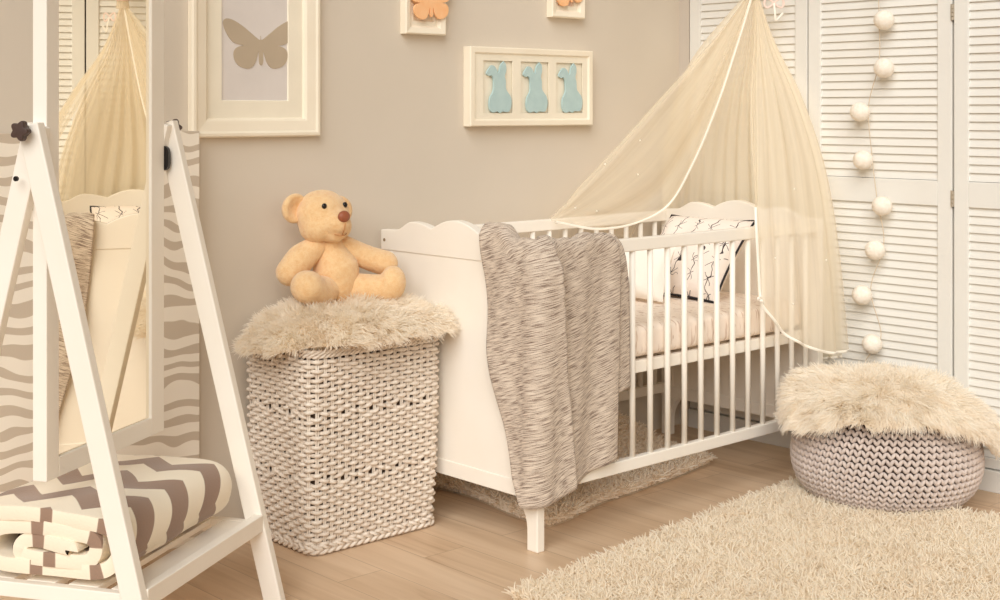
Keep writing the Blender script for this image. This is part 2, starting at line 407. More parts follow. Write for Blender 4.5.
def lump(p, s, seed=0.0):
    return mnoise.noise(Vector((p[0] * s + seed, p[1] * s - seed, p[2] * s)))
def mesh_samples(o, n):
    """random points and normals on a mesh object (area weighted), world space, modifiers applied"""
    dg = bpy.context.evaluated_depsgraph_get(); ev = o.evaluated_get(dg); me = ev.to_mesh(); me.calc_loop_triangles()
    V = np.empty(len(me.vertices) * 3); me.vertices.foreach_get('co', V); V = V.reshape(-1, 3)
    Nn = np.empty(len(me.vertices) * 3); me.vertices.foreach_get('normal', Nn); Nn = Nn.reshape(-1, 3)
    T = np.empty(len(me.loop_triangles) * 3, np.int32); me.loop_triangles.foreach_get('vertices', T); T = T.reshape(-1, 3)
    V = V + np.array(parent_loc(o)); ev.to_mesh_clear()
    A = np.linalg.norm(np.cross(V[T[:, 1]] - V[T[:, 0]], V[T[:, 2]] - V[T[:, 0]]), axis=1)
    idx = rng.choice(len(T), n, p=A / A.sum()); a = rng.random(n); b = rng.random(n); q = a + b > 1; a[q] = 1 - a[q]; b[q] = 1 - b[q]
    c = 1 - a - b; t = T[idx]
    P = V[t[:, 0]] * a[:, None] + V[t[:, 1]] * b[:, None] + V[t[:, 2]] * c[:, None]
    Nr = Nn[t[:, 0]] * a[:, None] + Nn[t[:, 1]] * b[:, None] + Nn[t[:, 2]] * c[:, None]
    Nr /= np.linalg.norm(Nr, axis=1)[:, None] + 1e-9
    return P, Nr
def clump_field(P, s, seed):
    return np.array([[mnoise.noise(Vector((p[0] * s + seed + k * 17.3, p[1] * s, p[2] * s - k * 5.1))) for k in range(3)] for p in P])

# ================================================================ SETTING
XW, YW, CEIL = 4.09, 3.405, 2.55
def struct(name, mb, mat, label, cat, bevel=0.0):
    o = mb.build(name, mat, None, bevel=bevel); tag(o, label, cat, kind='structure'); return o
struct('floor', MB().box(-2.2, 4.8, -2.2, YW + 0.1, -0.05, 0), M['floor'], 'light wood plank laminate floor of the nursery', 'floor')
struct('wall_back', MB().box(-2.2, XW, YW, YW + 0.1, 0, CEIL), M['wall'], 'plain beige back wall behind the crib', 'wall')
mb = MB().box(XW, XW + 0.12, 3.358, YW + 0.1, 0, CEIL)
mb.box(XW, XW + 0.12, -2.2, 1.70, 0, CEIL); mb.box(XW, XW + 0.12, 1.70, 3.358, 2.24, CEIL); mb.box(XW + 0.09, XW + 0.12, 1.70, 3.358, 0, 2.24)
struct('wall_right', mb, M['wallsidelit'], 'side wall around the white louvered doors, greyed to imitate its different light', 'wall')
struct('ceiling', MB().box(3.1, XW + 0.12, 2.3, YW + 0.1, CEIL, CEIL + 0.05), M['ceiling'], 'white ceiling above the crib corner', 'ceiling')
# plinth under the louvered doors
mb = MB().box(XW - 0.012, XW + 0.08, 1.70, 3.353, 0, 0.068)
struct('baseboard_right', mb, M['door'], 'white plinth board along the floor under the louvered doors', 'baseboard', 0.003)

def louver_door(name, y0, y1, label):
    root = thing(name, (XW, (y0 + y1) / 2, 0.07), label, 'louvered door', kind='structure')
    x0, x1 = XW - 0.002, XW + 0.034; zb, zt = 0.072, 2.235; st = 0.05
    zones = [(0.105, 0.889), (0.971, 2.17)]
    f = MB()
    f.box(x0, x1, y0, y0 + st, zb, zt); f.box(x0, x1, y1 - st, y1, zb, zt)
    f.box(x0, x1, y0 + st, y1 - st, zb, zones[0][0]); f.box(x0, x1, y0 + st, y1 - st, zones[0][1], zones[1][0]); f.box(x0, x1, y0 + st, y1 - st, zones[1][1], zt)
    f.build('door_frame', M['door'], root, bevel=0.002)
    s = MB(); pitch = 0.0272
    for za, zc in zones:
        n = round((zc - za) / pitch); p = (zc - za) / n
        for i in range(n):
            z = za + p * i
            # slanted slat: outer lower lip forward, top tucked back
            a = (x0 + 0.004, z + 0.0015); b = (x0 + 0.0125, z + p + 0.004)
            pts = [(a[0], a[1]), (a[0] + 0.007, a[1] - 0.0005), (b[0] + 0.007, b[1]), (b[0], b[1])]
            s.prism(pts, lambda q, r_, t: (q, t, r_), y0 + st - 0.002, y1 - st + 0.002)
    s.build('louver_slats', M['door'], root)
    bk = MB().box(x1 + 0.002, x1 + 0.006, y0 + st - 0.01, y1 - st + 0.01, zb + 0.02, zt - 0.02); bk.build('slat_shade_panel', M['gap'], root)  # dark sheet added as the shade behind the slats
    return root
d1 = louver_door('door_1', 2.826, 3.353, 'white louvered folding door behind the tulle canopy beside the wall corner')
d2 = louver_door('door_2', 2.274, 2.820, 'white louvered folding door with the ball garland hanging in front')
d3 = louver_door('door_3', 1.716, 2.266, 'white louvered folding door at the right end beyond the two hinges')
gp = MB().box(XW + 0.02, XW + 0.03, 2.262, 2.278, 0.07, 2.23); gp.box(XW + 0.02, XW + 0.03, 2.815, 2.83, 0.07, 2.23)  # dark strips put in as the shade between doors
struct('gap_shade_1', gp, M['gap'], 'dark strip painted as the shade in the gaps between the louvered doors', 'gap shade')
for z in (1.515, 0.915):
    h = MB()
    for k in range(4): h.tube([(XW - 0.004, 2.2705, z - 0.026 + k * 0.013), (XW - 0.004, 2.2705, z - 0.016 + k * 0.013)], 0.0048, 10)
    h.box(XW - 0.0035, XW - 0.001, 2.264, 2.277, z - 0.026, z + 0.026)
    h.build('hinge', M['steel'], d2)

# ================================================================ CRIB
CX0, CX1, CY0, CY1 = 2.61, 3.955, 2.669, 3.355
crib = thing('baby_crib', ((CX0 + CX1) / 2, (CY0 + CY1) / 2, 0), 'cream white slatted baby crib with scalloped end boards against the beige wall', 'crib')
def scallop(k):
    """top outline of an end board, k in 0..1 across the width"""
    k = min(k, 1 - k) * 2   # 0 edge .. 1 centre
    if k < 0.20: return 0.834 + 0.003 * k / 0.2
    if k < 0.44: t = (k - 0.20) / 0.24; return 0.837 + 0.029 * (0.5 - 0.5 * math.cos(PI * t))
    if k < 0.70: t = (k - 0.44) / 0.26; return 0.866 - 0.016 * t * t
    t = (k - 0.70) / 0.30; return 0.850 + 0.031 * math.sin(PI / 2 * t) ** 0.9
def end_board(xa, xb, outer):
    n = 72; ys = np.linspace(CY0, CY1, n)
    top = [(y, scallop((y - CY0) / (CY1 - CY0))) for y in ys]
    b = MB()
    cap = [(CY0, 0.772)] + [(CY1, 0.772)] + top[::-1]
    b.prism(cap, lambda a, c, t: (t, a, c), xa, xb)
    root = b.build('end_board', M['white'], crib, bevel=0.003)
    p = MB(); ins = 0.004; o = xa if outer < 0 else xb
    p.box(xa + 0.003, xb - 0.003, CY0 + 0.055, CY1 - 0.055, 0.18, 0.7725)
    p.build('infill_panel', M['white'], root, bevel=0.001)
    for q0, q1 in ((CY0, CY0 + 0.0545), (CY1 - 0.0545, CY1)):
        MB().box(xa + 0.001, xb - 0.001, q0, q1, 0.183, 0.7712).build('stile', M['white'], root, bevel=0.0015)
    p = MB(); p.box(xa, xb, CY0, CY1, 0.139, 0.1825); p.build('lower_rail', M['white'], root, bevel=0.002)
    for side in (0, 1):
        yo = CY0 if side == 0 else CY1; sg = 1 if side == 0 else -1
        prof = []
        for t in np.linspace(0, 1, 10):
            z = 0.1385 * (1 - t); wd = 0.041 + 0.040 * max(0, 1 - t / 0.62) ** 2.2
            prof.append((yo + sg * wd, z))
        pts = [(yo, 0.1385)] + prof + [(yo, 0.0)]
        MB().prism(pts, lambda a, c, t: (t, a, c), xa + 0.001, xb - 0.001).build('leg', M['white'], crib, bevel=0.003, recalc=True)
    for yy in (CY0 + 0.022, CY1 - 0.018):
        xf = xa if outer < 0 else xb
        MB().tube([(xf + outer * 0.0015, yy, 0.803), (xf - outer * 0.004, yy, 0.803)], 0.005, 12).build('bolt_cap', M['bolt'], crib)
end_board(CX0, CX0 + 0.030, -1); end_board(CX1 - 0.030, CX1, 1)
BARS = [3.872 - 0.0783 * k for k in range(16)]
for (ya, yb, nm) in ((CY0 + 0.002, CY0 + 0.026, 'front'), (CY1 - 0.026, CY1 - 0.002, 'back')):
    MB().box(CX0 + 0.030, CX1 - 0.030, ya, yb, 0.790, 0.828).build('top_rail', M['white'], crib, bevel=0.004, seg=3)
    MB().box(CX0 + 0.030, CX1 - 0.030, ya, yb, 0.157, 0.192).build('bottom_rail', M['white'], crib, bevel=0.003)
    ym = (ya + yb) / 2
    first = None
    for x in BARS:
        if first is None:
            first = MB().tube([(0, 0, -0.299), (0, 0, 0.0), (0, 0, 0.299)], 0.0088, 14); first.v = [(a + x, b + ym, c + 0.491) for a, b, c in first.v]
            ob = first.build('bar', M['white'], crib, smooth=True)
            ob.data.transform(Matrix.Translation(Vector((-(x - crib.location.x), -(ym - crib.location.y), 0)))); ob.location = (x - crib.location.x, ym - crib.location.y, 0)
        else:
            oc = ob.copy(); COL.objects.link(oc); oc.parent = crib; oc.location = (x - crib.location.x, ym - crib.location.y, 0)
MB().box(CX0 + 0.032, CX1 - 0.032, CY0 + 0.030, CY0 + 0.052, 0.428, 0.463).build('side_rail', M['white'], crib, bevel=0.002)
MB().box(CX0 + 0.032, CX1 - 0.032, CY1 - 0.052, CY1 - 0.030, 0.428, 0.463).build('side_rail', M['white'], crib, bevel=0.002)
for k in range(9):
    x = CX0 + 0.10 + k * (CX1 - CX0 - 0.2) / 8
    MB().box(x - 0.03, x + 0.03, CY0 + 0.0525, CY1 - 0.0525, 0.448, 0.458).build('bed_slat', M['white'], crib)

# mattress
mx0, mx1, my0, my1, mz0, mz1 = CX0 + 0.036, CX1 - 0.036, CY0 + 0.034, CY1 - 0.034, 0.4645, 0.566
def rounded_slab(x0, x1, y0, y1, z0, z1, r, nx=40, ny=24, nz=8, bulge=0.0, seed=0.0, amp=0.0, pw=6.0):
    cx, cy, cz = (x0 + x1) / 2, (y0 + y1) / 2, (z0 + z1) / 2; hx, hy, hz = (x1 - x0) / 2, (y1 - y0) / 2, (z1 - z0) / 2
    nu = 2 * (nx + ny); a = np.linspace(0, 2 * PI, nu, endpoint=False); rows = []
    for ph in np.linspace(-PI / 2, PI / 2, 25):
        c = abs(math.cos(ph)) ** (2 / pw) ; s_ = math.copysign(abs(math.sin(ph)) ** (2 / 5.0), ph)
        px = hx * c * np.sign(np.cos(a)) * np.abs(np.cos(a)) ** (2 / pw); py = hy * c * np.sign(np.sin(a)) * np.abs(np.sin(a)) ** (2 / pw)
        pz = np.full(nu, hz * s_)
        rows.append(np.stack([cx + px, cy + py, cz + pz], 1))
    G = np.stack(rows, 1)
    if amp:
        for i in range(G.shape[0]):
            for j in range(G.shape[1]): G[i, j] += amp * np.array([lump(G[i, j], 9, seed), lump(G[i, j], 9, seed + 5), lump(G[i, j], 9, seed + 9)])
    return MB().grid(G, closed=True)
mat_root = thing('crib_mattress', ((mx0 + mx1) / 2, (my0 + my1) / 2, mz0), 'crib mattress in a fitted beige sheet with a faint wavy print, inside the crib', 'mattress')
rounded_slab(mx0, mx1, my0, my1, mz0 + 0.002, mz1, 0.02, amp=0.003, pw=16).build('fitted_sheet', M['sheet'], mat_root, smooth=True, recalc=True)

def pillow(name, label, mat, center, ax_u, ax_v, wu, wv, th, pipe=None):
    """a stuffed square pillow: ax_u, ax_v span its face"""
    c = np.array(center); u = np.array(ax_u, float); u /= np.linalg.norm(u); v = np.array(ax_v, float); v -= u * (u @ v); v /= np.linalg.norm(v); nrm = np.cross(u, v)
    root = thing(name, tuple(c - v * wv / 2), label, 'pillow')
    n = 30; m = MB(); edge = []
    for sgn in (1, -1):
        P = np.zeros((n, n, 3)); UV = np.zeros((n, n, 2))
        for i in range(n):
            for j in range(n):
                a = -1 + 2 * i / (n - 1); b = -1 + 2 * j / (n - 1)
                k = 1 - 0.07 * (1 - b * b) * abs(a) ** 3; k2 = 1 - 0.07 * (1 - a * a) * abs(b) ** 3
                h = th / 2 * ((1 - a ** 4) * (1 - b ** 4)) ** 0.55
                h *= 1 + 0.12 * mnoise.noise(Vector((a * 2.2, b * 2.2, sgn * 3.0)))
                P[i, j] = c + u * a * k * wu / 2 + v * b * k2 * wv / 2 + nrm * sgn * h
                UV[i, j] = ((a + 1) / 2, (b + 1) / 2)
        if sgn < 0: P = P[::-1]; UV = UV[::-1]
        m.grid(P, UV=UV)
        if sgn > 0: edge = list(P[:, 0]) + list(P[-1, 1:]) + list(P[-2::-1, -1]) + list(P[0, -2:0:-1])
    m.build('pillow_cover', mat, root, smooth=True)
    if pipe: MB().tube(edge, 0.0045, 6, closed=True).build('piping', M['piping'], root, smooth=True)
    return root
# patterned pillow leans back against the far end board, the plain one on it
pillow('throw_pillow', 'white pillow with thin black star and line print and black piping, leaning in the crib', M['print'],
       (3.700, 3.024, 0.696), (0.02, -1.0, 0.0), (0.22, 0.06, 0.25), 0.36, 0.34, 0.11, pipe=True)
pillow('plain_pillow', 'plain white pillow leaning on the patterned pillow in the crib', M['pillow'],
       (3.462, 3.115, 0.668), (0.10, -1.0, 0.0), (0.09, 0.01, 0.20), 0.36, 0.205, 0.09)

# knitted blanket over the crib corner
bl = thing('knitted_blanket', (2.66, 2.66, 0.13), 'grey beige marled knit blanket hanging over the front corner of the crib', 'blanket')
def plan(s_, off, inward=0.0):
    """position along the crib's outside edge: s<0 on the end board, s>0 on the front"""
    ex, ey = CX0 - 0.002, CY0 - 0.002; r = 0.028; o = off - inward
    if s_ <= -r: p = (ex - o, ey - s_); nrm = (-1, 0)
    elif s_ >= r: p = (ex + s_, ey - o); nrm = (0, -1)
    else:
        k = (s_ + r) / (2 * r); a = PI + k * PI / 2
        if o > -r: p = (ex + r + (r + o) * math.cos(a), ey + r + (r + o) * math.sin(a))
        else: p = (ex - o, ey - o)
    return p
def blanket_sheet(s_left, s_right, z_bot, offf, ns=90, nt=70, ztop=0.846, inner=True, us=0.0):
    P = []; UV = []
    for i in range(ns):
        k = i / (ns - 1); row = []; ru = []
        sb = s_left(0.13) + (s_right(0.2) - s_left(0.13)) * k; zb = z_bot(sb, k)
        st = s_left(0.84) + (s_right(0.84) - s_left(0.84)) * k
        bump = 0.006 * math.sin(k * 17) + 0.004 * math.sin(k * 41 + 1)
        zt = ztop + bump + (scallop(min(0.5, -st / (CY1 - CY0))) - 0.834 if st < 0 else 0)
        if inner:
            for q in np.linspace(0, 1, 8)[:-1]:
                z = zt - 0.10 * (1 - q) ** 1.6 + 0.004; inw = 0.045 * (1 - 0.65 * q ** 3)
                p = plan(st, 0.0, inw if st < 0 else inw); row.append((p[0], p[1], z)); ru.append((st + us, z + 0.2 * (1 - q)))
        for j in range(nt):
            t = j / (nt - 1); z = zt + (zb - zt) * t
            s_ = s_left(z) + (s_right(z) - s_left(z)) * k
            o = offf(s_, z, t, k)
            if j < 4: o = o * (0.15 + 0.28 * j); 
            z2 = z + (0.010 * (1 - ((j - 2) / 3.0) ** 2) if 0 <= j < 5 and inner else 0)
            p = plan(s_, o); row.append((p[0], p[1], z2)); ru.append((s_ + us, z))
        P.append(row); UV.append(ru)
    P = np.array(P); UV = np.array(UV)
    du = np.linalg.norm(np.diff(P[:, 8:, :2], axis=0), axis=2).mean(1); UV[:, :, 0] = us + np.r_[0, np.cumsum(du)][:, None] - du.sum() * 0.4 + (UV[:, :, 0] - UV[:, 8:9, 0]) * 0.6
    return MB().grid(P, UV=UV)
interp = lambda xs, ys: (lambda x: float(np.interp(x, xs, ys)))
sL = interp([0.12, 0.19, 0.40, 0.53, 0.67, 0.86], [-0.035, -0.075, -0.138, -0.172, -0.192, -0.207])
sR = interp([0.19, 0.40, 0.76, 0.80, 0.86], [0.300, 0.305, 0.318, 0.310, 0.285])
def zb(s_, k): return float(np.interp(s_, [-0.05, 0.0, 0.06, 0.14, 0.22, 0.31], [0.122, 0.128, 0.140, 0.166, 0.190, 0.214]))
def off_main(s_, z, t, k):
    s0 = 0.035 + 0.085 * t
    d = s_ - s0
    saw = 0.046 * math.exp(d / 0.070) if d < 0 else 0.046 * math.exp(-d / 0.004)
    saw *= (1 - 0.75 * t) * min(1, t * 8)
    f = 0.006 * math.sin(s_ * 46 + t * 2.2) * min(1, 0.3 + t) + 0.006 * math.sin(s_ * 23 - 1 + t * 1.4) * t
    e = 0.010 * math.exp(-(k / 0.06) ** 2) * math.sin(t * 14 + 1)
    return 0.016 + saw + f + e + 0.008 * (1 - k) * t
blanket_sheet(sL, sR, zb, off_main).build('front_fold', M['knit'], bl, smooth=True, recalc=False)
sR2 = interp([0.39, 0.70, 0.78, 0.86], [0.372, 0.366, 0.350, 0.300]); sL2 = lambda z: 0.215
blanket_sheet(sL2, sR2, lambda s_, k: 0.372 + 0.03 * k, lambda s_, z, t, k: 0.005 + 0.002 * math.sin(s_ * 60), ns=24, nt=50, ztop=0.838, us=0.7).build('rear_fold', M['knit'], bl, smooth=True)
for o in bl.children:
    q = o.modifiers.new('thick', 'SOLIDIFY'); q.thickness = 0.004; q.offset = 1

# ================================================================ WICKER BASKET
bx0, bx1, by0, by1, BZ = 2.146, 2.572, 3.055, 3.365, 0.545
bk = thing('wicker_laundry_basket', ((bx0 + bx1) / 2, (by0 + by1) / 2, 0), 'tall whitewashed wicker laundry basket standing between mirror stand and crib', 'basket')
def rrect(grow, z, n, r=0.035):
    x0, x1, y0, y1 = bx0 - grow, bx1 + grow, by0 - grow, by1 + 0.0
    segs = []
    cs = [(x1 - r, y0 + r, -PI / 2), (x1 - r, y1 - r, 0), (x0 + r, y1 - r, PI / 2), (x0 + r, y0 + r, PI)]
    pts = []
    for cx, cy, a0 in cs:
        for t in np.linspace(0, PI / 2, 9): pts.append((cx + r * math.cos(a0 + t), cy + r * math.sin(a0 + t)))
    pts = np.array(pts + pts[:1]); d = np.r_[0, np.cumsum(np.linalg.norm(np.diff(pts, axis=0), axis=1))]
    t = np.linspace(0, d[-1], n, endpoint=False)
    x = np.interp(t, d, pts[:, 0]); y = np.interp(t, d, pts[:, 1])
    dx = np.gradient(np.r_[x[-1], x, x[0]])[1:-1]; dy = np.gradient(np.r_[y[-1], y, y[0]])[1:-1]; L = np.hypot(dx, dy) + 1e-9
    return np.stack([x, y, np.full(n, z)], 1), np.stack([dy / L, -dx / L, np.zeros(n)], 1)
def grow_at(z): return 0.012 * (z / BZ) + 0.004 * math.sin(PI * z / BZ)
NST = 62; NS = NST * 6
wv = MB(); rows = 40
zs = np.linspace(0.030, BZ - 0.022, rows)
band = {13, 14, 27, 28}
for k, z in enumerate(zs):
    P, N = rrect(grow_at(z), z, NS); ph = np.arange(NS) / NS * NST * PI
    tw = 1.0
    A = 0.0074 * np.sin(ph + (PI if k % 2 else 0))
    zz = 0.0016 * np.sin(np.arange(NS) / NS * 2 * PI * 3 + k * 0.7) + 0.0012 * np.sin(ph * 0.37 + k * 1.9)
    if k in band: zz = zz + 0.005 * np.sin(ph * 0.5 + (k % 2) * PI)
    P = P + N * A[:, None]; P[:, 2] += zz
    wv.tube(P, 0.0055, 7, closed=True)
wv.build('woven_strands', M['wicker'], bk, smooth=True)
st = MB()
for j in range(NST):
    f = (j + 0.5) / NST; path = []
    for z in np.linspace(0.0, BZ - 0.01, 12):
        P, N = rrect(grow_at(z), z, NST * 2); path.append(P[2 * j + 1] * 1.0)
    for dd in (-0.0028, 0.0028):
        T = np.array([-N[2 * j + 1][1], N[2 * j + 1][0], 0]); st.tube([p + T * dd for p in path], 0.0030, 5)
st.build('upright_stakes', M['wicker'], bk, smooth=True)
base = MB()
for k, z in enumerate((0.008, 0.019)):
    P, N = rrect(0.004, z, NS); ph = np.arange(NS) / NS * 60 * PI
    for q in (0, PI):
        Q = P + N * (0.005 * np.cos(ph + q))[:, None]; Q[:, 2] += 0.006 * np.sin(ph + q) * (1 if k == 0 else -1) * 0.8 + 0.0035; base.tube(Q, 0.0052, 6, closed=True)
base.build('braided_foot', M['wicker'], bk, smooth=True)
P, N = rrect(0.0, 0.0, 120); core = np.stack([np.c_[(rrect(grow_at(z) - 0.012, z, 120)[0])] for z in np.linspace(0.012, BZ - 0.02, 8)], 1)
MB().grid(core, closed=True, capends=True).build('shade_core', M['wickerin'], bk)  # dark core paints the shade seen between the strands
lid = MB()
for k, z in enumerate((BZ - 0.006, BZ + 0.004)):
    P, N = rrect(grow_at(BZ) + 0.002, z, NS); ph = np.arange(NS) / NS * 90 * PI
    for q in (0, PI):
        Q = P + N * (0.004 * np.cos(ph + q))[:, None]; Q[:, 2] += 0.004 * np.sin(ph + q); lid.tube(Q, 0.0040, 6, closed=True)
P, N = rrect(grow_at(BZ) - 0.004, BZ, 80); G = np.stack([P + [0, 0, -0.004], P + [0, 0, 0.008]], 1); lid.grid(G, closed=True, capends=True)
lid.build('lid', M['wicker'], bk, smooth=True)

# fur throw on the basket
ft = thing('sheepskin_throw', (2.38, 3.19, BZ + 0.012), 'creamy long-haired sheepskin throw on the wicker basket under the teddy bear', 'throw')
n_a, n_r = 96, 22
Pg = np.zeros((n_a, n_r, 3))
ZT = BZ + 0.012
for i in range(n_a):
    a = 2 * PI * i / n_a; ca, sa = math.cos(a), math.sin(a)
    hx = 0.235; hy = 0.175
    ex = math.copysign(abs(ca) ** 0.5, ca) * hx; ey = math.copysign(abs(sa) ** 0.5, sa) * hy
    if ey < 0: ey *= 1.13
    lob = math.exp(-((a - 0.95 * PI) / 0.42) ** 2); lob2 = math.exp(-((a - 1.78 * PI) / 0.30) ** 2)   # corners hanging out left and front right
    for j in range(n_r):
        r = j / (n_r - 1)
        e = r if r < 0.8 else 0.8 + (r - 0.8) * 1.0
        x = 2.372 + ex * e * (1 + 0.36 * lob * r * r + 0.06 * lob2 * r); y = 3.180 + ey * e * (1 + 0.10 * lob2 * r)
        z = ZT + 0.010 + 0.072 * (1 - r ** 5) ** 0.55 + 0.012 * mnoise.noise(Vector((x * 9, y * 9, 3)))* (1 - r)
        z += -0.030 * lob * r ** 4
        if y > 3.385: y = 3.385
        if x > 2.590: x = 2.590
        Pg[i, j] = (x, y, z)
mb = MB().grid(Pg, closed=True)
und = Pg[:, -1].copy(); cen = np.tile(np.array([[2.372, 3.19, ZT + 0.002]]), (n_a, 1)); und2 = und * 0.5 + cen * 0.5; und2[:, 2] = ZT + 0.001
mb.grid(np.stack([und, und2, cen], 1)[:, ::1], closed=True)
thb = mb.build('leather_backing', M['skin'], ft, smooth=True, recalc=True)
def fur_hairs(P, N, L, flow, grav, jitter, clump=0.5, cs=22, K=6, lift=0.5, seed=1.0, curl=0.28):
    n = len(P); C = clump_field(P, cs, seed)
    d0 = N * lift + flow + C * clump + rng.normal(0, jitter, (n, 3)); d0 /= np.linalg.norm(d0, axis=1)[:, None]
    L = L * rng.uniform(0.65, 1.15, n); pts = [P]; d = d0.copy(); p = P.copy(); C2 = clump_field(P, cs * 2.1, seed + 9)
    for k in range(K - 1):
        p = p + d * (L / (K - 1))[:, None]; pts.append(p)
        d = d + np.array([0, 0, -grav]) + C2 * curl + rng.normal(0, jitter * 0.4, (n, 3)); d /= np.linalg.norm(d, axis=1)[:, None]
    return np.stack(pts, 1)
P, N = mesh_samples(thb, 30000)
keep = P[:, 2] > ZT - 0.05; P, N = P[keep], N[keep]
out = np.stack([(P[:, 0] - 2.36) / 0.25, (P[:, 1] - 3.24) / 0.2, np.zeros(len(P))], 1); rr = np.linalg.norm(out, axis=1)[:, None]
flow = out / (rr + 0.3) * 0.75; flow[:, 1] -= 0.15
H = fur_hairs(P, N, 0.040, flow, 0.13, 0.18, clump=0.75, lift=0.6)
H[:, :, 1] = np.minimum(H[:, :, 1], YW - 0.004); H[:, :, 0] = np.minimum(H[:, :, 0], np.where(H[:, :, 1] > CY0 - 0.01, CX0 - 0.003, 9))
hair('long_fur', H, [0.0010, 0.0010, 0.0009, 0.0008, 0.0006, 0.0003], M['fur'], ft)

# ================================================================ TEDDY BEAR
bear_o = np.array([2.366, 3.258, 0.652])
fa = R_(270); bf = np.array([math.cos(fa), math.sin(fa), 0]); bl_ = np.array([-math.sin(fa), math.cos(fa), 0]); bu = np.array([0, 0, 1.0])
def B(f, l, u): return bear_o + bf * f + bl_ * l + bu * u
bear = thing('teddy_bear', tuple(bear_o), 'peach plush teddy bear sitting on the fur throw atop the wicker basket', 'teddy bear')
def limb(pts, rad, n=24, m=26, flat=1.0):
    P = catmull(pts, m); r = np.interp(np.linspace(0, 1, m), np.linspace(0, 1, len(rad)), rad)
    # hemispherical ends
    T0 = P[0] - P[1]; T0 /= np.linalg.norm(T0); T1 = P[-1] - P[-2]; T1 /= np.linalg.norm(T1)
    A = [P[0] + T0 * r[0] * math.sin(t) for t in np.linspace(PI / 2 * 0.98, 0.2, 7)]; ra = [r[0] * math.cos(t) for t in np.linspace(PI / 2 * 0.98, 0.2, 7)]
    E = [P[-1] + T1 * r[-1] * math.sin(t) for t in np.linspace(0.2, PI / 2 * 0.98, 7)]; re = [r[-1] * math.cos(t) for t in np.linspace(0.2, PI / 2 * 0.98, 7)]
    return MB().tube(np.vstack([A, P, E]), np.r_[ra, r, re], n)
plush = []
def plush_part(mb, name, parent, remesh=0.0, mat='bear'):
    o = mb.build(name, M[mat], parent, smooth=True, recalc=True)
    if remesh:
        q = o.modifiers.new('remesh', 'REMESH'); q.mode = 'VOXEL'; q.voxel_size = remesh; q.use_smooth_shade = True
        q = o.modifiers.new('smooth', 'SMOOTH'); q.factor = 0.5; q.iterations = 6
    plush.append(o); return o
# torso
tm = limb([B(0.004, 0.004, 0.050), B(0.004, 0, 0.085), B(-0.006, -0.018, 0.150)], [0.066, 0.068, 0.044], 28, 26)
plush_part(tm, 'torso', bear)
# head
ha = R_(271); hf = np.array([math.cos(ha), math.sin(ha), 0]); hl = np.array([-math.sin(ha), math.cos(ha), 0]); hc = B(-0.012, -0.034, 0.232)
HS = 1.08
def Hd(f, l, u): return hc + (hf * f + hl * l + bu * u) * HS
HT = Matrix((tuple(hf), tuple(hl), (0, 0, 1))).transposed()
hm = MB().ell(Hd(0, 0, 0.012), tuple(HS * q for q in (0.066, 0.076, 0.066)), HT, 28, 18); hm.ell(Hd(-0.004, 0, 0.038), tuple(HS * q for q in (0.050, 0.064, 0.042)), HT, 24, 14)
hm.ell(Hd(0.012, 0.030, -0.018), tuple(HS * q for q in (0.052, 0.044, 0.042)), HT, 20, 14); hm.ell(Hd(0.012, -0.030, -0.018), tuple(HS * q for q in (0.052, 0.044, 0.042)), HT, 20, 14)
hm.ell(Hd(0.056, 0, -0.006), tuple(HS * q for q in (0.040, 0.042, 0.036)), HT, 22, 14); hm.ell(Hd(0.045, 0, -0.036), tuple(HS * q for q in (0.036, 0.030, 0.024)), HT, 20, 12)
head = plush_part(hm, 'head', bear, 0.006)
for s_ in (1, -1):
    c = Hd(-0.026, 0.074 * s_, 0.026 - 0.006 * s_)
    em = MB(); TE = Matrix.Rotation(ha, 3, 'Z') @ Matrix.Rotation(R_(38 * s_), 3, 'X')
    th_ = np.linspace(0, 2 * PI, 28, endpoint=False); G = []
    TEn = np.array(TE)
    for (rr_, dx) in ((0.0, -0.009), (0.026, -0.014), (0.040, -0.008), (0.044, 0.004), (0.040, 0.014), (0.031, 0.014), (0.018, 0.006), (0.0, 0.004)):
        G.append(np.stack([c + TEn @ np.array([dx, rr_ * math.cos(t) * 0.95, rr_ * math.sin(t)]) for t in th_], 0))
    em.grid(np.stack(G, 1), closed=True); plush_part(em, 'ear', head)
    MB().ell(Hd(0.0530, 0.0340 * s_, 0.040), (0.006, 0.0082, 0.0082), HT, 16, 10).build('eye', M['eye'], head, smooth=True)
nm = MB(); nz_ = [(-0.017, 0.007), (0.0, 0.0115), (0.017, 0.007), (0.015, -0.003), (0.006, -0.0125), (-0.006, -0.0125), (-0.015, -0.003)]
nm.ell(Hd(0.093, 0, 0.013), (0.012, 0.0200, 0.0165), HT, 18, 12); nm.build('nose', M['nose'], head, smooth=True)
ms = MB(); ms.tube([Hd(0.0985, 0, -0.004), Hd(0.0955, 0, -0.020), Hd(0.086, 0, -0.036)], 0.0016, 6)
ms.tube([Hd(0.078, -0.020, -0.034), Hd(0.086, -0.007, -0.0375), Hd(0.086, 0.007, -0.0375), Hd(0.078, 0.020, -0.034)], 0.0016, 6); ms.build('mouth_stitch', M['thread'], head, smooth=True)
# arms: the bear's right arm hangs at picture left, the left arm reaches out sideways
plush_part(limb([B(-0.006, -0.062, 0.155), B(-0.016, -0.105, 0.125), B(-0.020, -0.142, 0.088)], [0.032, 0.042, 0.040], 24), 'arm', bear)
plush_part(limb([B(0.004, 0.030, 0.152), B(0.032, 0.090, 0.118), B(0.058, 0.140, 0.098)], [0.031, 0.035, 0.037], 24), 'arm', bear)
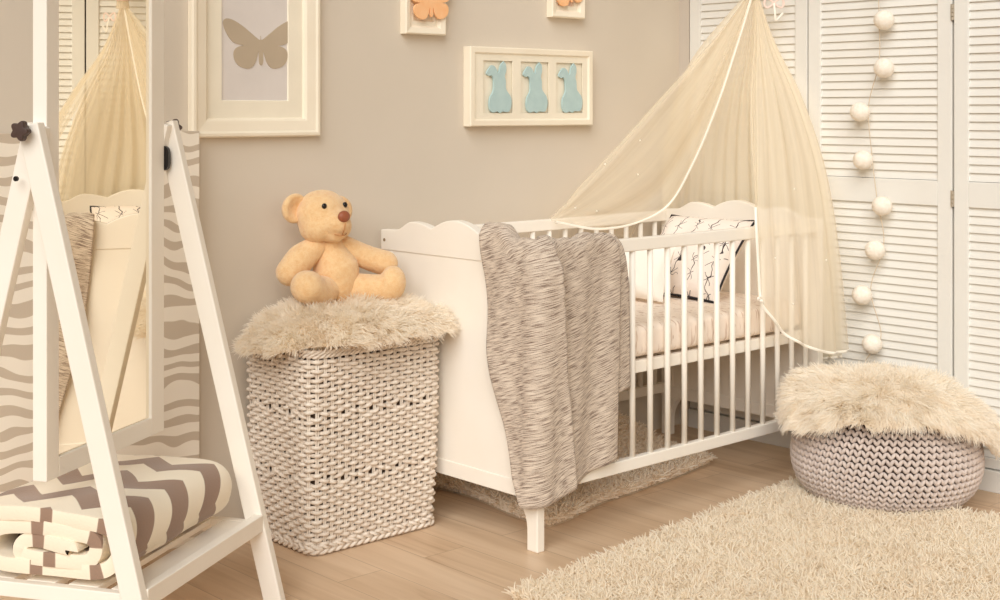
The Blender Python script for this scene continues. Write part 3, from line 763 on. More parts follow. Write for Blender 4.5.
# legs with upright paddle feet
lg = limb([B(0.024, -0.050, 0.034), B(0.044, -0.098, 0.036), B(0.064, -0.142, 0.054)], [0.042, 0.044, 0.047], 24)
plush_part(lg, 'leg', bear, 0.006)
lg = limb([B(0.040, 0.045, 0.034), B(0.090, 0.075, 0.034), B(0.125, 0.092, 0.036)], [0.042, 0.040, 0.040], 24)
lg.ell(B(0.142, 0.102, 0.052), (0.038, 0.042, 0.050), Matrix.Rotation(fa + R_(30), 3, 'Z'), 22, 14)
plush_part(lg, 'leg', bear, 0.006)

# ================================================================ MIRROR STAND
mth = R_(31.5); mD = np.array([math.cos(mth), math.sin(mth)]); mN = np.array([mD[1], -mD[0]])
MIR_D = 3.32; mP = np.array(atD(150, 418, MIR_D)[:2]); mK = MIR_D / 3.05
def MP(m, n, z): p = mP + mD * m + mN * n; return (float(p[0]), float(p[1]), z)
m3 = (float(mD[0]), float(mD[1]), 0); n3 = (float(mN[0]), float(mN[1]), 0)
mst = thing('standing_mirror', MP(-0.18, 0, 0), 'tall white wooden A-frame standing mirror with shelf, in front of the zebra board', 'mirror')
FT = 0.030
g0, g1, fz0, fz1, zp = -0.353 * mK, 0.001, atD(150, 418, MIR_D)[2], 1.86, 1.157
fo0, fo1 = g0 - 0.046, g1 + 0.060
f = MB()
def fbox(a, b, n0, n1, z0, z1): 
    pts = [MP(m, n, z) for z in (z0, z1) for n in (n0, n1) for m in (a, b)]
    f.add(pts, [(0, 2, 3, 1), (4, 5, 7, 6), (0, 1, 5, 4), (2, 6, 7, 3), (0, 4, 6, 2), (1, 3, 7, 5)])
fbox(fo0, g0, -FT, 0.004, fz0 - 0.043, fz1 + 0.043); fbox(g1, fo1, -FT, 0.004, fz0 - 0.043, fz1 + 0.043)
fbox(g0, g1, -FT, 0.004, fz0 - 0.043, fz0); fbox(g0, g1, -FT, 0.004, fz1, fz1 + 0.043)
f.build('mirror_frame', M['white'], mst, bevel=0.002, recalc=True)
g = MB(); g.add([MP(g0, -0.004, fz0), MP(g1, -0.004, fz0), MP(g1, -0.004, fz1), MP(g0, -0.004, fz1), MP(g0, -0.008, fz0), MP(g1, -0.008, fz0), MP(g1, -0.008, fz1), MP(g0, -0.008, fz1)],
      [(0, 1, 2, 3), (7, 6, 5, 4), (0, 4, 5, 1), (1, 5, 6, 2), (2, 6, 7, 3), (3, 7, 4, 0)])
g.build('mirror_glass', M['mirror'], mst, recalc=True)
LW, LT = 0.050, 0.026
mA, mB_ = fo0 - 0.036, fo1 + 0.036          # the two A-frames
SPR = 0.295
def leg_at(m, sgn, spread=SPR):
    a = Vector(MP(m, -0.01, zp + 0.012)); b = Vector(MP(m, -0.01 + sgn * spread, -0.02))
    L = MB(); L.bar(a, b, n3, LW, LT)
    # trim the foot to the floor
    V = []
    for p in L.v:
        V.append((p[0], p[1], max(p[2], 0.0)))
    L.v = V
    return L
for m, o1 in ((mA, -1), (mB_, 1)):
    leg_at(m, 1).build('leg', M['white'], mst, bevel=0.003, recalc=True)
    leg_at(m + o1 * (-0.0245), -1).build('leg', M['white'], mst, bevel=0.003, recalc=True)
def knob(m, sgn):
    k = MB(); c = np.array(MP(m, -0.01, zp)); ax = np.array(m3) * sgn
    a = np.linspace(0, 2 * PI, 50, endpoint=False); r = 0.0185 + 0.0035 * np.cos(5 * a + 0.3)
    n_ = np.array(n3); rows_ = []
    for d, s_ in ((0.0, 0.5), (0.012, 0.62), (0.013, 0.95), (0.018, 1.0), (0.026, 1.0), (0.030, 0.93), (0.031, 0.0)):
        rows_.append(np.stack([c + ax * (d + LT / 2) + n_ * (r[i] * s_ * math.cos(a[i])) + np.array([0, 0, 1.0]) * (r[i] * s_ * math.sin(a[i])) for i in range(50)], 0))
    k.grid(np.stack(rows_, 1), closed=True, capends=True); k.build('knob', M['darkplastic'], mst, smooth=False, bevel=0.001, recalc=True)
knob(mA, -1); knob(mB_, 1)
MB().tube([MP(mA - LT / 2 - 0.001, -0.01 - 0.027, zp - 0.10), MP(mA - LT / 2 + 0.004, -0.01 - 0.027, zp - 0.10)], 0.0055, 12).build('screw_hole', M['black'], mst)
for m_, s_ in ((fo1, 1), (fo0, -1)):
    b_ = MB(); a0 = m_ + s_ * 0.001; a1 = m_ + s_ * 0.012
    pts = [(math.copysign(abs(math.cos(t)) ** 0.6, math.cos(t)) * 0.020, math.copysign(abs(math.sin(t)) ** 0.6, math.sin(t)) * 0.030) for t in np.linspace(0, 2 * PI, 24, endpoint=False)]
    b_.prism(pts, lambda a, c, t: MP(t, -0.005 + a, zp - 0.075 + c), min(a0, a1), max(a0, a1)); b_.build('hinge_plate', M['black'], mst, recalc=True)
# pivot rods
for m_a, m_b in ((fo0, mA), (fo1, mB_)):
    MB().tube([MP(m_a, -0.012, zp), MP(m_b, -0.012, zp)], 0.007, 10).build('pivot_rod', M['black'], mst)
# shelf
zs_ = 0.205
def half(z): return SPR * (zp + 0.012 - z) / (zp + 0.032)
hs = half(zs_)
sh = MB(); 
def mbox(mb, a, b, n0, n1, z0, z1):
    pts = [MP(m, n, z) for z in (z0, z1) for n in (n0, n1) for m in (a, b)]
    mb.add(pts, [(0, 2, 3, 1), (4, 5, 7, 6), (0, 1, 5, 4), (2, 6, 7, 3), (0, 4, 6, 2), (1, 3, 7, 5)])
for k, nn in enumerate(np.linspace(-hs + 0.03, hs - 0.045, 5)):
    s1 = MB(); mbox(s1, mA + 0.032, mB_ - 0.032, nn - 0.035, nn + 0.035, zs_ - 0.010, zs_ + 0.004); s1.build('shelf_slat', M['white'], mst, bevel=0.002, recalc=True)
s1 = MB(); mbox(s1, mA + 0.012, mB_ - 0.012, hs - 0.006, hs + 0.018, zs_ - 0.022, zs_ + 0.018); s1.build('shelf_rail', M['white'], mst, bevel=0.002, recalc=True)
s1 = MB(); mbox(s1, mA + 0.012, mB_ - 0.012, -hs - 0.030, -hs - 0.006, zs_ - 0.022, zs_ + 0.018); s1.build('shelf_rail', M['white'], mst, bevel=0.002, recalc=True)
for m_ in (mA + 0.02, mB_ - 0.02):
    s1 = MB(); mbox(s1, m_ - 0.011, m_ + 0.011, -hs - 0.005, hs - 0.007, zs_ - 0.028, zs_ + 0.004); s1.build('shelf_crosspiece', M['white'], mst, bevel=0.002, recalc=True)

# chevron blanket, folded and rolled, on the shelf
cb = thing('chevron_blanket', MP(-0.17, 0, zs_ + 0.004), 'rolled fleece blanket with brown and cream chevron stripes on the mirror shelf', 'blanket')
# cross-section in (n, z): a spiral ribbon, flattened
hw, hh = 0.225, 0.080; zc0 = zs_ + 0.006 + hh
turns = 2.5; th = np.linspace(0, 2 * PI * turns, 260)
fr_ = th / th[-1]; rr_ = (hh - 0.012) * (1 - fr_ * 0.86); flat_ = (hw - hh) * (1 - 0.72 * fr_)
ph_ = -th - 2.6
cn = rr_ * np.cos(ph_) + flat_ * np.tanh(3 * np.cos(ph_)) + 0.03 * fr_
cz = rr_ * np.sin(ph_) - 0.010 * fr_
arc = np.r_[0, np.cumsum(np.hypot(np.diff(cn), np.diff(cz)))]
mm0, mm1 = mA + 0.022, mB_ - 0.010
nm_ = 60; P = np.zeros((len(th), nm_, 3)); UV = np.zeros((len(th), nm_, 2))
for j in range(nm_):
    t = j / (nm_ - 1); m_ = mm0 + (mm1 - mm0) * t
    pin = 1 - 0.55 * max(0, (t - 0.86) / 0.14) ** 2.4
    sag = 1 + 0.05 * math.sin(t * 5)
    for i in range(len(th)):
        lumpv = 0.007 * mnoise.noise(Vector((m_ * 9, cn[i] * 9, cz[i] * 9)))
        nn = cn[i] * (0.5 + 0.5 * pin) + lumpv
        z = zc0 + (cz[i] if cz[i] < 0 else cz[i] * pin * sag) + (0.010 * (cn[i] / hw) if cz[i] > 0 else 0) * 0 + lumpv * (1 if cz[i] > -0.02 else 0)
        z = max(z, zs_ + 0.006 + 0.012 * i / len(th))
        edge = 0.012 * mnoise.noise(Vector((arc[i] * 7, 3, t * 0.5)))
        P[i, j] = MP(m_ + edge * (1 - t) - 0.02 * (i / len(th)) * 0, nn, z); UV[i, j] = (m_ - mm0 + 0.056, arc[i])
cbm = MB().grid(P, UV=UV).build('rolled_fleece', M['chevron'], cb, smooth=True)
q = cbm.modifiers.new('thick', 'SOLIDIFY'); q.thickness = 0.030; q.offset = 0
q = cbm.modifiers.new('round', 'BEVEL'); q.width = 0.006; q.segments = 2; q.limit_method = 'ANGLE'; q.angle_limit = R_(50)

# ================================================================ ZEBRA BOARD
zb_ = MB().box(0.75, 1.988, YW - 0.034, YW - 0.004, 0.0, 1.142).build('zebra_board', M['zebra'], None, bevel=0.002)
tag(zb_, 'board with beige and white zebra stripes standing against the wall behind the mirror', 'board')

# ================================================================ PICTURE FRAMES on the back wall
def ring(mb, x0, x1, z0, z1, prof):
    """prof: (inset, protrusion) closed outline swept with mitred corners"""
    n = len(prof); V = []
    for ins, d in prof:
        V += [(x0 + ins, YW - d, z0 + ins), (x1 - ins, YW - d, z0 + ins), (x1 - ins, YW - d, z1 - ins), (x0 + ins, YW - d, z1 - ins)]
    F = []
    for i in range(n):
        i2 = (i + 1) % n
        for c in range(4): c2 = (c + 1) % 4; F.append((i * 4 + c, i * 4 + c2, i2 * 4 + c2, i2 * 4 + c))
    mb.add(V, F)
def smooth_outline(pts, n=90):
    P = np.array(list(pts) + [pts[0]], float); return [tuple(p) for p in uniform_cm(P, n + 1)[:-1]]
half_b = [(258, 122), (261, 136), (285, 116), (312, 92), (340, 74), (360, 70), (369, 82), (364, 106), (352, 130), (338, 146), (318, 152), (310, 154), (328, 160), (339, 174), (338, 198), (326, 218), (302, 228), (284, 222), (272, 200), (265, 172), (264, 208), (258, 218)]
bfly = [((x - 258) / 80, (148 - y) / 100) for x, y in half_b]; bfly = bfly + [(-a, b) for a, b in bfly[-2:0:-1]]
def cutout(mb, pts, cx, cz, sc, y0, y1, tilt=0.0):
    ct, st_ = math.cos(tilt), math.sin(tilt)
    mb.prism([(a * ct - b * st_, a * st_ + b * ct) for a, b in pts], lambda a, b, t: (cx + a * sc, t, cz + b * sc), y0, y1)
def pic_root(name, x0, x1, z0, z1, label): return thing(name, ((x0 + x1) / 2, YW, z0), label, 'picture')
# large butterfly picture
x0, x1, z0, z1 = 1.970, 2.404, 1.122, 1.690
r0 = pic_root('butterfly_picture', x0, x1, z0, z1, 'large cream framed picture of a taupe butterfly silhouette above the zebra board')
mb = MB(); ring(mb, x0, x1, z0, z1, [(0.0, 0.001), (0.0, 0.022), (0.004, 0.027), (0.012, 0.028), (0.018, 0.024), (0.046, 0.020), (0.052, 0.016), (0.056, 0.006), (0.056, 0.001)])
mb.build('picture_frame', M['frame'], r0, bevel=0.0008, recalc=True)
mb = MB(); ring(mb, x0 + 0.054, x1 - 0.054, z0 + 0.054, z1 - 0.054, [(0.0, 0.003), (0.0, 0.008), (0.050, 0.008), (0.052, 0.004), (0.052, 0.003)]); mb.build('mat_board', M['mat'], r0, recalc=True)
MB().box(x0 + 0.09, x1 - 0.09, YW - 0.004, YW - 0.0015, z0 + 0.09, z1 - 0.09).build('picture_paper', M['paper'], r0)
mb = MB(); cutout(mb, smooth_outline(bfly, 110), 2.206, 1.392, 0.090, YW - 0.0058, YW - 0.0042, R_(1)); mb.build('butterfly_cutout', M['taupe'], r0, recalc=True)
# three bunnies
x0, x1, z0, z1 = 2.990, 3.572, 1.146, 1.409
r1 = pic_root('bunny_picture', x0, x1, z0, z1, 'wide cream frame holding three pale blue rabbit cutouts')
fm = MB(); D_ = 0.034; ring(fm, x0, x1, z0, z1, [(0.0, 0.001), (0.0, D_), (0.003, D_ + 0.003), (0.019, D_ + 0.003), (0.025, D_ - 0.004), (0.025, 0.001)])
fm.build('picture_frame', M['frame'], r1, bevel=0.0008, recalc=True)
yb_ = YW - D_ + 0.006
mt = MB(); wx = [3.052 , 3.223, 3.392]; ww = 0.132; zA, zB = 1.190, 1.364
xs = [x0 + 0.023] + [q for a in wx for q in (a, a + ww)] + [x1 - 0.023]
for i in range(0, len(xs), 2): mt.box(xs[i], xs[i + 1], yb_ - 0.003, yb_, z0 + 0.023, z1 - 0.023)
for a in wx: mt.box(a, a + ww, yb_ - 0.003, yb_, z0 + 0.023, zA); mt.box(a, a + ww, yb_ - 0.003, yb_, zB, z1 - 0.023)
mt.build('mat_board', M['mat'], r1)
MB().box(x0 + 0.03, x1 - 0.03, yb_ + 0.004, yb_ + 0.006, z0 + 0.03, z1 - 0.03).build('picture_paper', M['mat'], r1)
bun = [(282, 138), (297, 158), (300, 198), (291, 234), (298, 268), (300, 318), (314, 342), (335, 372), (341, 412), (334, 452), (318, 472), (278, 470), (262, 480), (240, 470), (215, 478), (195, 468), (187, 445), (185, 415), (191, 378), (206, 350), (213, 328), (214, 292), (213, 264), (207, 244), (197, 234), (181, 238), (164, 224), (174, 198), (200, 168), (224, 180), (241, 212), (249, 214), (254, 192), (264, 160)]
bun = [((x - 252) / 78, (310 - y) / 100) for x, y in bun]
for k, a in enumerate(wx):
    mb = MB(); cutout(mb, smooth_outline(bun, 120), a + ww / 2 + (0.002, 0.0, 0.002)[k], (zA + zB) / 2 - 0.001, 0.0505, yb_ - 0.0065, yb_ - 0.0005, R_((-1, 0, 2)[k])); mb.build('rabbit_cutout', M['blue'], r1, recalc=True)
# small butterfly pictures (lower part in view)
def small(x0, x1, z0, z1, label, paper, bx, bz, sc, yoff, tilt):
    r = pic_root('small_butterfly_picture', x0, x1, z0, z1, label)
    fm = MB(); ring(fm, x0, x1, z0, z1, [(0.0, 0.001), (0.0, 0.028), (0.004, 0.031), (0.020, 0.027), (0.028, 0.018), (0.028, 0.001)]); fm.build('picture_frame', M['frame'], r, bevel=0.0008, recalc=True)
    fm = MB(); ring(fm, x0 + 0.026, x1 - 0.026, z0 + 0.026, z1 - 0.026, [(0.0, 0.004), (0.0, 0.016), (0.016, 0.016), (0.017, 0.004)]); fm.build('mat_board', M['mat'], r, recalc=True)
    MB().box(x0 + 0.03, x1 - 0.03, YW - 0.006, YW - 0.002, z0 + 0.03, z1 - 0.03).build('picture_paper', M[paper], r)
    mb = MB(); cutout(mb, smooth_outline(bfly, 110), bx, bz, sc, YW - yoff - 0.006, YW - yoff, tilt); mb.build('butterfly_cutout', M['orange'], r, bevel=0.001, recalc=True)
small(2.725, 2.892, 1.440, 1.668, 'small cream frame with a large orange felt butterfly, above the teddy bear', 'mat', 2.824, 1.545, 0.070, 0.030, R_(3))
small(3.374, 3.540, 1.522, 1.760, 'small cream frame with pink paper and an orange butterfly, above the bunny picture', 'pink', 3.460, 1.622, 0.066, 0.026, R_(14))

# ================================================================ CANOPY
cn_ = thing('bed_canopy', (3.98, 2.97, 0.45), 'sheer cream tulle canopy with white ribbon hem gathered high over the crib', 'canopy')
apx = np.array(atD(755, -14, 4.88))
def rib(pts): return np.array([list(apx)] + [list(atD(*p)) for p in pts])
ribs_left = [   # from the ribbon edge round to the back
    [(738, 42, 4.87), (716, 108, 4.86), (692, 165, 4.87), (668, 205, 4.88), (638, 222, 4.84), (598, 229, 4.74), (556, 222, 4.66)],
    [(734, 30, 4.87), (706, 84, 4.86), (676, 128, 4.86), (648, 165, 4.84), (618, 190, 4.80), (585, 210, 4.74), (554, 221, 4.68)],
    [(730, 20, 4.87), (697, 62, 4.86), (662, 102, 4.84), (630, 138, 4.82), (602, 170, 4.78), (575, 198, 4.73), (552, 220, 4.70)],
    [(733, 24, 4.89), (702, 62, 4.90), (668, 103, 4.90), (634, 142, 4.88), (605, 172, 4.86), (580, 200, 4.86), (570, 224, 4.86)],
    [(740, 40, 4.90), (720, 90, 4.96), (694, 140, 5.04), (672, 170, 5.10), (655, 195, 5.13), (640, 218, 5.085), (630, 240, 5.05)],
]
ribs_back = [
    [(728, 14, 4.90), (690, 62, 4.94), (672, 110, 4.98), (664, 150, 5.10), (662, 190, 5.15), (664, 230, 5.165), (666, 270, 5.17)],
    [(738, 30, 4.92), (716, 80, 4.96), (704, 130, 5.03), (700, 175, 5.08), (698, 210, 5.12), (698, 260, 5.13), (699, 310, 5.13)],
    [(748, 40, 4.92), (738, 90, 4.94), (732, 140, 4.98), (730, 185, 5.01), (730, 230, 5.02), (730, 285, 5.02), (731, 335, 5.02)],
    [(760, 40, 4.90), (764, 95, 4.89), (768, 150, 4.88), (772, 200, 4.86), (776, 250, 4.85), (780, 300, 4.85), (783, 350, 4.85)],
    [(768, 40, 4.88), (786, 95, 4.84), (800, 150, 4.80), (806, 200, 4.78), (810, 250, 4.76), (813, 300, 4.75), (816, 358, 4.75)],
    [(774, 40, 4.86), (800, 95, 4.80), (820, 155, 4.75), (830, 205, 4.72), (836, 255, 4.70), (840, 305, 4.69), (842, 357, 4.68)],
]
ribs_right = [
    [(774, 40, 4.84), (801, 95, 4.76), (822, 155, 4.68), (833, 205, 4.63), (840, 255, 4.60), (845, 305, 4.59), (849, 350, 4.58)],
    [(770, 40, 4.82), (793, 95, 4.70), (812, 155, 4.58), (821, 205, 4.51), (826, 255, 4.47), (830, 305, 4.45), (832, 353, 4.45)],
    [(766, 40, 4.80), (782, 95, 4.66), (794, 150, 4.53), (800, 200, 4.44), (804, 250, 4.41), (807, 298, 4.40), (809, 347, 4.40)],
    [(762, 40, 4.79), (770, 90, 4.64), (776, 145, 4.50), (779, 195, 4.41), (781, 245, 4.37), (784, 292, 4.36), (787, 335, 4.36)],
    [(758, 40, 4.78), (758, 90, 4.63), (759, 140, 4.49), (759, 190, 4.38), (760, 228, 4.34), (762, 270, 4.33), (763, 306, 4.33)],
    [(754, 40, 4.78), (750, 90, 4.63), (751, 140, 4.49), (755, 190, 4.38), (756, 222, 4.33), (758, 260, 4.32), (760, 296, 4.32)],
]
def tulle(ribs, name, mat, npleat, amp, nu=120, nv=70, seed=0.0, top_spread=0.02):
    Rb = np.stack([catmull(rib(r), nv) for r in ribs], 0)
    # gather: spread the top on a small ring
    k = len(ribs)
    for i in range(k):
        a = seed + 2.2 * i / k
        Rb[i, 0] = apx + np.array([math.cos(a), math.sin(a), 0]) * top_spread
    G = uniform_cm(Rb, nu)
    du = np.gradient(G, axis=0); dv = np.gradient(G, axis=1); Nn = np.cross(du, dv); Nn /= np.linalg.norm(Nn, axis=2)[:, :, None] + 1e-9
    uu = np.linspace(0, 1, nu)[:, None]; vv = np.linspace(0, 1, nv)[None, :]
    ph = uu * npleat * 2 * PI + 1.1 * np.sin(uu * 9 + seed) + 0.8 * np.sin(vv * 3 + seed)
    A = amp * np.minimum(1, vv * 3 + 0.12) * (0.6 + 0.4 * np.sin(uu * 13 + seed * 3)) * np.minimum(1, np.minimum(uu, 1 - uu) * 14)
    G = G + Nn * (A * np.sin(ph))[:, :, None]
    G[:, :, 1] = np.minimum(G[:, :, 1], YW - 0.012); G[:, :, 0] = np.minimum(G[:, :, 0], XW - 0.016)
    UVu = np.broadcast_to(uu + seed, (nu, nv)); UVv = np.broadcast_to(vv, (nu, nv))
    o = MB().grid(G, UV=np.stack([UVu, UVv], 2)).build(name, M[mat], cn_, smooth=True)
    return o, G
_, GL = tulle(ribs_left, 'tulle_panel', 'tulle', 5, 0.010, seed=0.3)
_, GB = tulle(ribs_back, 'tulle_panel', 'tulle3', 13, 0.011, nu=170, seed=2.4)
_, GR = tulle(ribs_right, 'tulle_panel', 'tulle2', 6, 0.011, nu=140, seed=4.4)
def ribbon_strip(P, wd, ax):
    """narrow satin strip following a polyline"""
    P = np.asarray(P); T = np.gradient(P, axis=0); T /= np.linalg.norm(T, axis=1)[:, None] + 1e-9
    view = np.array(ax, float); W = np.cross(T, view); W /= np.linalg.norm(W, axis=1)[:, None] + 1e-9; Nn = np.cross(W, T)
    a = np.linspace(0, 2 * PI, 10, endpoint=False)
    G = P[:, None] + wd / 2 * W[:, None] * np.cos(a)[None, :, None] + 0.0012 * Nn[:, None] * np.sin(a)[None, :, None]
    return MB().grid(np.transpose(G, (1, 0, 2)), closed=True)
vdir = (-0.74, -0.66, 0.0)
ribbon_strip(GL[0], 0.009, vdir).build('ribbon_hem', M['ribbon'], cn_, smooth=True)
hem = np.vstack([GR[-1][int(0.70 * 70):], GR[::-1, -1][1:]])
ribbon_strip(hem, 0.009, vdir).build('ribbon_hem', M['ribbon'], cn_, smooth=True)
ribbon_strip(GB[:, -1], 0.009, vdir).build('ribbon_hem', M['ribbon'], cn_, smooth=True)
for (i, j) in ((30, 45), (48, 40), (22, 58), (70, 50), (40, 62)):
    p = GL[i, j]; MB().ell(p, (0.0035, 0.0035, 0.0035), None, 10, 8).build('pompom', M['ribbon'], cn_, smooth=True)
for (i, j) in ((30, 52), (60, 40), (90, 55), (75, 62)):
    p = GR[i, j]; MB().ell(p, (0.003, 0.003, 0.003), None, 10, 8).build('pompom', M['ribbon'], cn_, smooth=True)
# gathered top, ring, cord to the ceiling
n_ = 40; a = np.linspace(0, 2 * PI, n_, endpoint=False); rows_ = []
for r, dz in ((0.024, -0.03), (0.021, 0.0), (0.020, 0.03), (0.030, 0.07), (0.038, 0.10)):
    rr_ = r * (1 + 0.12 * np.cos(12 * a)); rows_.append(np.stack([apx[0] + rr_ * np.cos(a), apx[1] + rr_ * np.sin(a), np.full(n_, apx[2] + dz)], 1))
MB().grid(np.stack(rows_, 1), closed=True).build('gathered_top', M['tulle3'], cn_, smooth=True)
MB().tube([apx + [0, 0, 0.02], [apx[0], apx[1], CEIL - 0.004]], 0.003, 8).build('hanging_cord', M['cord'], cn_)
MB().tube([(apx[0] + 0.022 * math.cos(t), apx[1] + 0.022 * math.sin(t), apx[2] + 0.005) for t in np.linspace(0, 2 * PI, 30, endpoint=False)], 0.005, 8, closed=True).build('tie_ribbon', M['pinkribbon'], cn_, smooth=True)
bo = np.array(atD(774, 3, 4.87))
for sg, dv_ in ((1, 0.025), (-1, 0.025)):
    c = bo; ax = np.array([Rv[0], Rv[1], 0])
    lp = [c + ax * sg * 0.034 * math.sin(t) * 1.0 + np.array([0, 0, 0.016 * math.sin(2 * t)]) for t in np.linspace(0, PI, 22)]
    ribbon_strip(lp, 0.008, vdir).build('bow_loop', M['pinkribbon'], cn_, smooth=True)
ribbon_strip(catmull([bo, atD(775, 12, 4.86), atD(776, 20, 4.86), atD(783, 13, 4.86)], 20), 0.008, vdir).build('bow_tail', M['ribbon'], cn_, smooth=True)

# ================================================================ BALL GARLAND
balls = [(884, -28), (884, 20), (884, 68), (860, 112), (863, 160), (882, 206), (875, 250), (862, 295), (872, 344)]
gx = XW - 0.040
gar = thing('ball_garland', (gx, 2.54, 0.35), 'string garland of cream cotton balls hanging down the louvered door', 'garland')
bp = [np.array(on_x(u, v, gx)) for u, v in balls]
cpts = [np.array([XW - 0.012, bp[0][1], 2.20]), np.array([XW - 0.012, bp[0][1], 1.75])]
for k, p in enumerate(bp):
    sgn = -1 if k in (0, 1, 2, 5) else 1
    q = p + np.array([0.012, -sgn * 0.026, 0.022]); cpts.append(q)
cpts.append(bp[-1] + np.array([0.01, 0.03, -0.06])); cpts.append(bp[-1] + np.array([0.01, 0.04, -0.12]))
MB().tube(catmull(cpts, 160), 0.0016, 6).build('cord', M['cord'], gar, smooth=True)
for p in bp:
    m_ = MB(); T = Matrix.Rotation(random.random() * 6, 3, 'X') @ Matrix.Rotation(random.random() * 6, 3, 'Y'); m_.ell(p, (0.0335, 0.0335, 0.0325), T, 28, 18)
    m_.v = [tuple(np.array(v) + (np.array(v) - p) * 0.03 * lump(np.array(v) - p, 60, p[2])) for v in m_.v]
    ob_ = m_.build('cotton_ball', M['cotton'], gar, smooth=True)

# ================================================================ POUF
PX, PY = 3.750, 2.306
pf = thing('knitted_pouf', (PX, PY, 0.012), 'round grey beige chunky knitted pouf beside the crib on the rug corner', 'pouf')
prof = catmull([(0.15, 0.012), (0.208, 0.022), (0.252, 0.056), (0.277, 0.115), (0.276, 0.180), (0.258, 0.245), (0.21, 0.300), (0.13, 0.328), (0.03, 0.338)], 120)
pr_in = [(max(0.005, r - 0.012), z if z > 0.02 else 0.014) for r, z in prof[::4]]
MB().lathe(pr_in, 64, (PX, PY, 0)).build('pouf_core', M['yarnshade'], pf, smooth=True)  # core in darkened yarn tone paints shade in the stitch holes
d = np.r_[0, np.cumsum(np.linalg.norm(np.diff(prof, axis=0), axis=1))]
rowh = 0.0185; nrow = int(d[-1] / rowh); kn = MB(); NC = 72
for k in range(nrow):
    s_ = (k + 0.5) * rowh; r = float(np.interp(s_, d, prof[:, 0])); z = float(np.interp(s_, d, prof[:, 1]))
    r2 = float(np.interp(s_ + 0.005, d, prof[:, 0])); z2 = float(np.interp(s_ + 0.005, d, prof[:, 1])); T = np.array([r2 - r, z2 - z]); T /= np.linalg.norm(T)
    if r < 0.05: continue
    ncol = NC if r > 0.16 else NC // 2
    for c in range(ncol):
        a = 2 * PI * (c + 0.5 * (k % 2) * 0 + 0.14 * k) / ncol
        er = np.array([math.cos(a), math.sin(a), 0]); et = np.array([-math.sin(a), math.cos(a), 0]); up = er * T[0] + np.array([0, 0, T[1]]); nr_ = np.cross(et, up)
        if nr_ @ er < 0 and T[1] > 0.2: nr_ = -nr_
        wd = 2 * PI * r / ncol
        for sg in (-1, 1):
            ctr = np.array([PX, PY, 0]) + er * r + np.array([0, 0, z]) + et * sg * wd * 0.22 
            ax = (up * 0.86 + et * sg * 0.52); ax /= np.linalg.norm(ax); bx = np.cross(nr_, ax)
            Tm = Matrix((tuple(bx), tuple(nr_), tuple(ax))).transposed()
            kn.ell(ctr, (wd * 0.235, 0.0085, rowh * 0.66), Tm, 7, 6)
kn.build('knitted_cover', M['yarn'], pf, smooth=True)

# fur throw on the pouf
pt = thing('pouf_sheepskin', (PX, PY, 0.335), 'fluffy cream long-haired sheepskin draped over the knitted pouf', 'throw')
na, nr = 120, 26; Pg = np.zeros((na, nr, 3))
camdir = math.atan2(-PY, -PX)     # azimuth facing the room
def skin_reach(a):
    """how far down the pouf (arc length from top) the skin hangs, by azimuth relative to the room side"""
    b = (a - camdir + PI) % (2 * PI) - PI     # <0: picture left ... >0: picture right (about)
    return float(np.interp(b, [-PI, -2.2, -1.75, -1.2, -0.8, -0.3, 0.2, 0.7, 1.15, 1.5, 1.9, 2.5, PI], [0.27, 0.30, 0.355, 0.33, 0.275, 0.235, 0.225, 0.245, 0.30, 0.36, 0.33, 0.28, 0.27]))
tot = d[-1]
for i in range(na):
    a = 2 * PI * i / na; Rm = skin_reach(a)
    for j in range(nr):
        s_ = Rm * (j / (nr - 1)); q = tot - s_
        r = float(np.interp(q, d, prof[:, 0])); z = float(np.interp(q, d, prof[:, 1]))
        if j == 0: r = 0.0
        lift = 0.016 + 0.010 * mnoise.noise(Vector((math.cos(a) * 3, math.sin(a) * 3, s_ * 12)))
        k = min(1, s_ / 0.25)
        b_ = (a - camdir + PI) % (2 * PI) - PI; fl = 0.8 * math.exp(-((b_ + 1.85) / 0.62) ** 2)
        r = r * (1 - fl) + min(s_ * 0.86, 0.232) * fl; z = z * (1 - fl) + (0.338 + 0.03 * (s_ / 0.3) - 0.10 * max(0, s_ - 0.27)) * fl
        Pg[i, j] = (PX + (r + lift * k + 0.012 * k) * math.cos(a), PY + (r + lift * k + 0.012 * k) * math.sin(a), z + lift * (1.15 - 0.5 * k) + 0.01)
Pg[:, :, 0] = np.minimum(Pg[:, :, 0], XW - 0.012)
skn = MB().grid(Pg, closed=True).build('leather_backing', M['skin'], pt, smooth=True)
P, N = mesh_samples(skn, 34000)
N[(N[:, 2] < 0) & (P[:, 2] > 0.25)] *= -1
rad_ = P - np.array([PX, PY, 0]); rad_[:, 2] = 0; rl = np.linalg.norm(rad_, axis=1)[:, None]; rad_ = rad_ / (rl + 0.05)
Nn_ = N.copy(); sg = np.sign((Nn_ * (P - np.array([PX, PY, 0.1]))).sum(1))[:, None]; Nn_ *= sg
flow = rad_ * 0.85 * np.clip(rl / 0.2, 0.2, 1) + np.array([0, 0, -0.25]) * np.clip(rl / 0.25, 0, 1)
H = fur_hairs(P, Nn_, 0.052, flow, 0.15, 0.16, clump=0.7, cs=16, K=7, lift=0.42, seed=6)
H[:, :, 0] = np.minimum(H[:, :, 0], XW - 0.006)
hair('long_fur', H, [0.0010, 0.0010, 0.0010, 0.0009, 0.0008, 0.0006, 0.0003], M['fur'], pt)

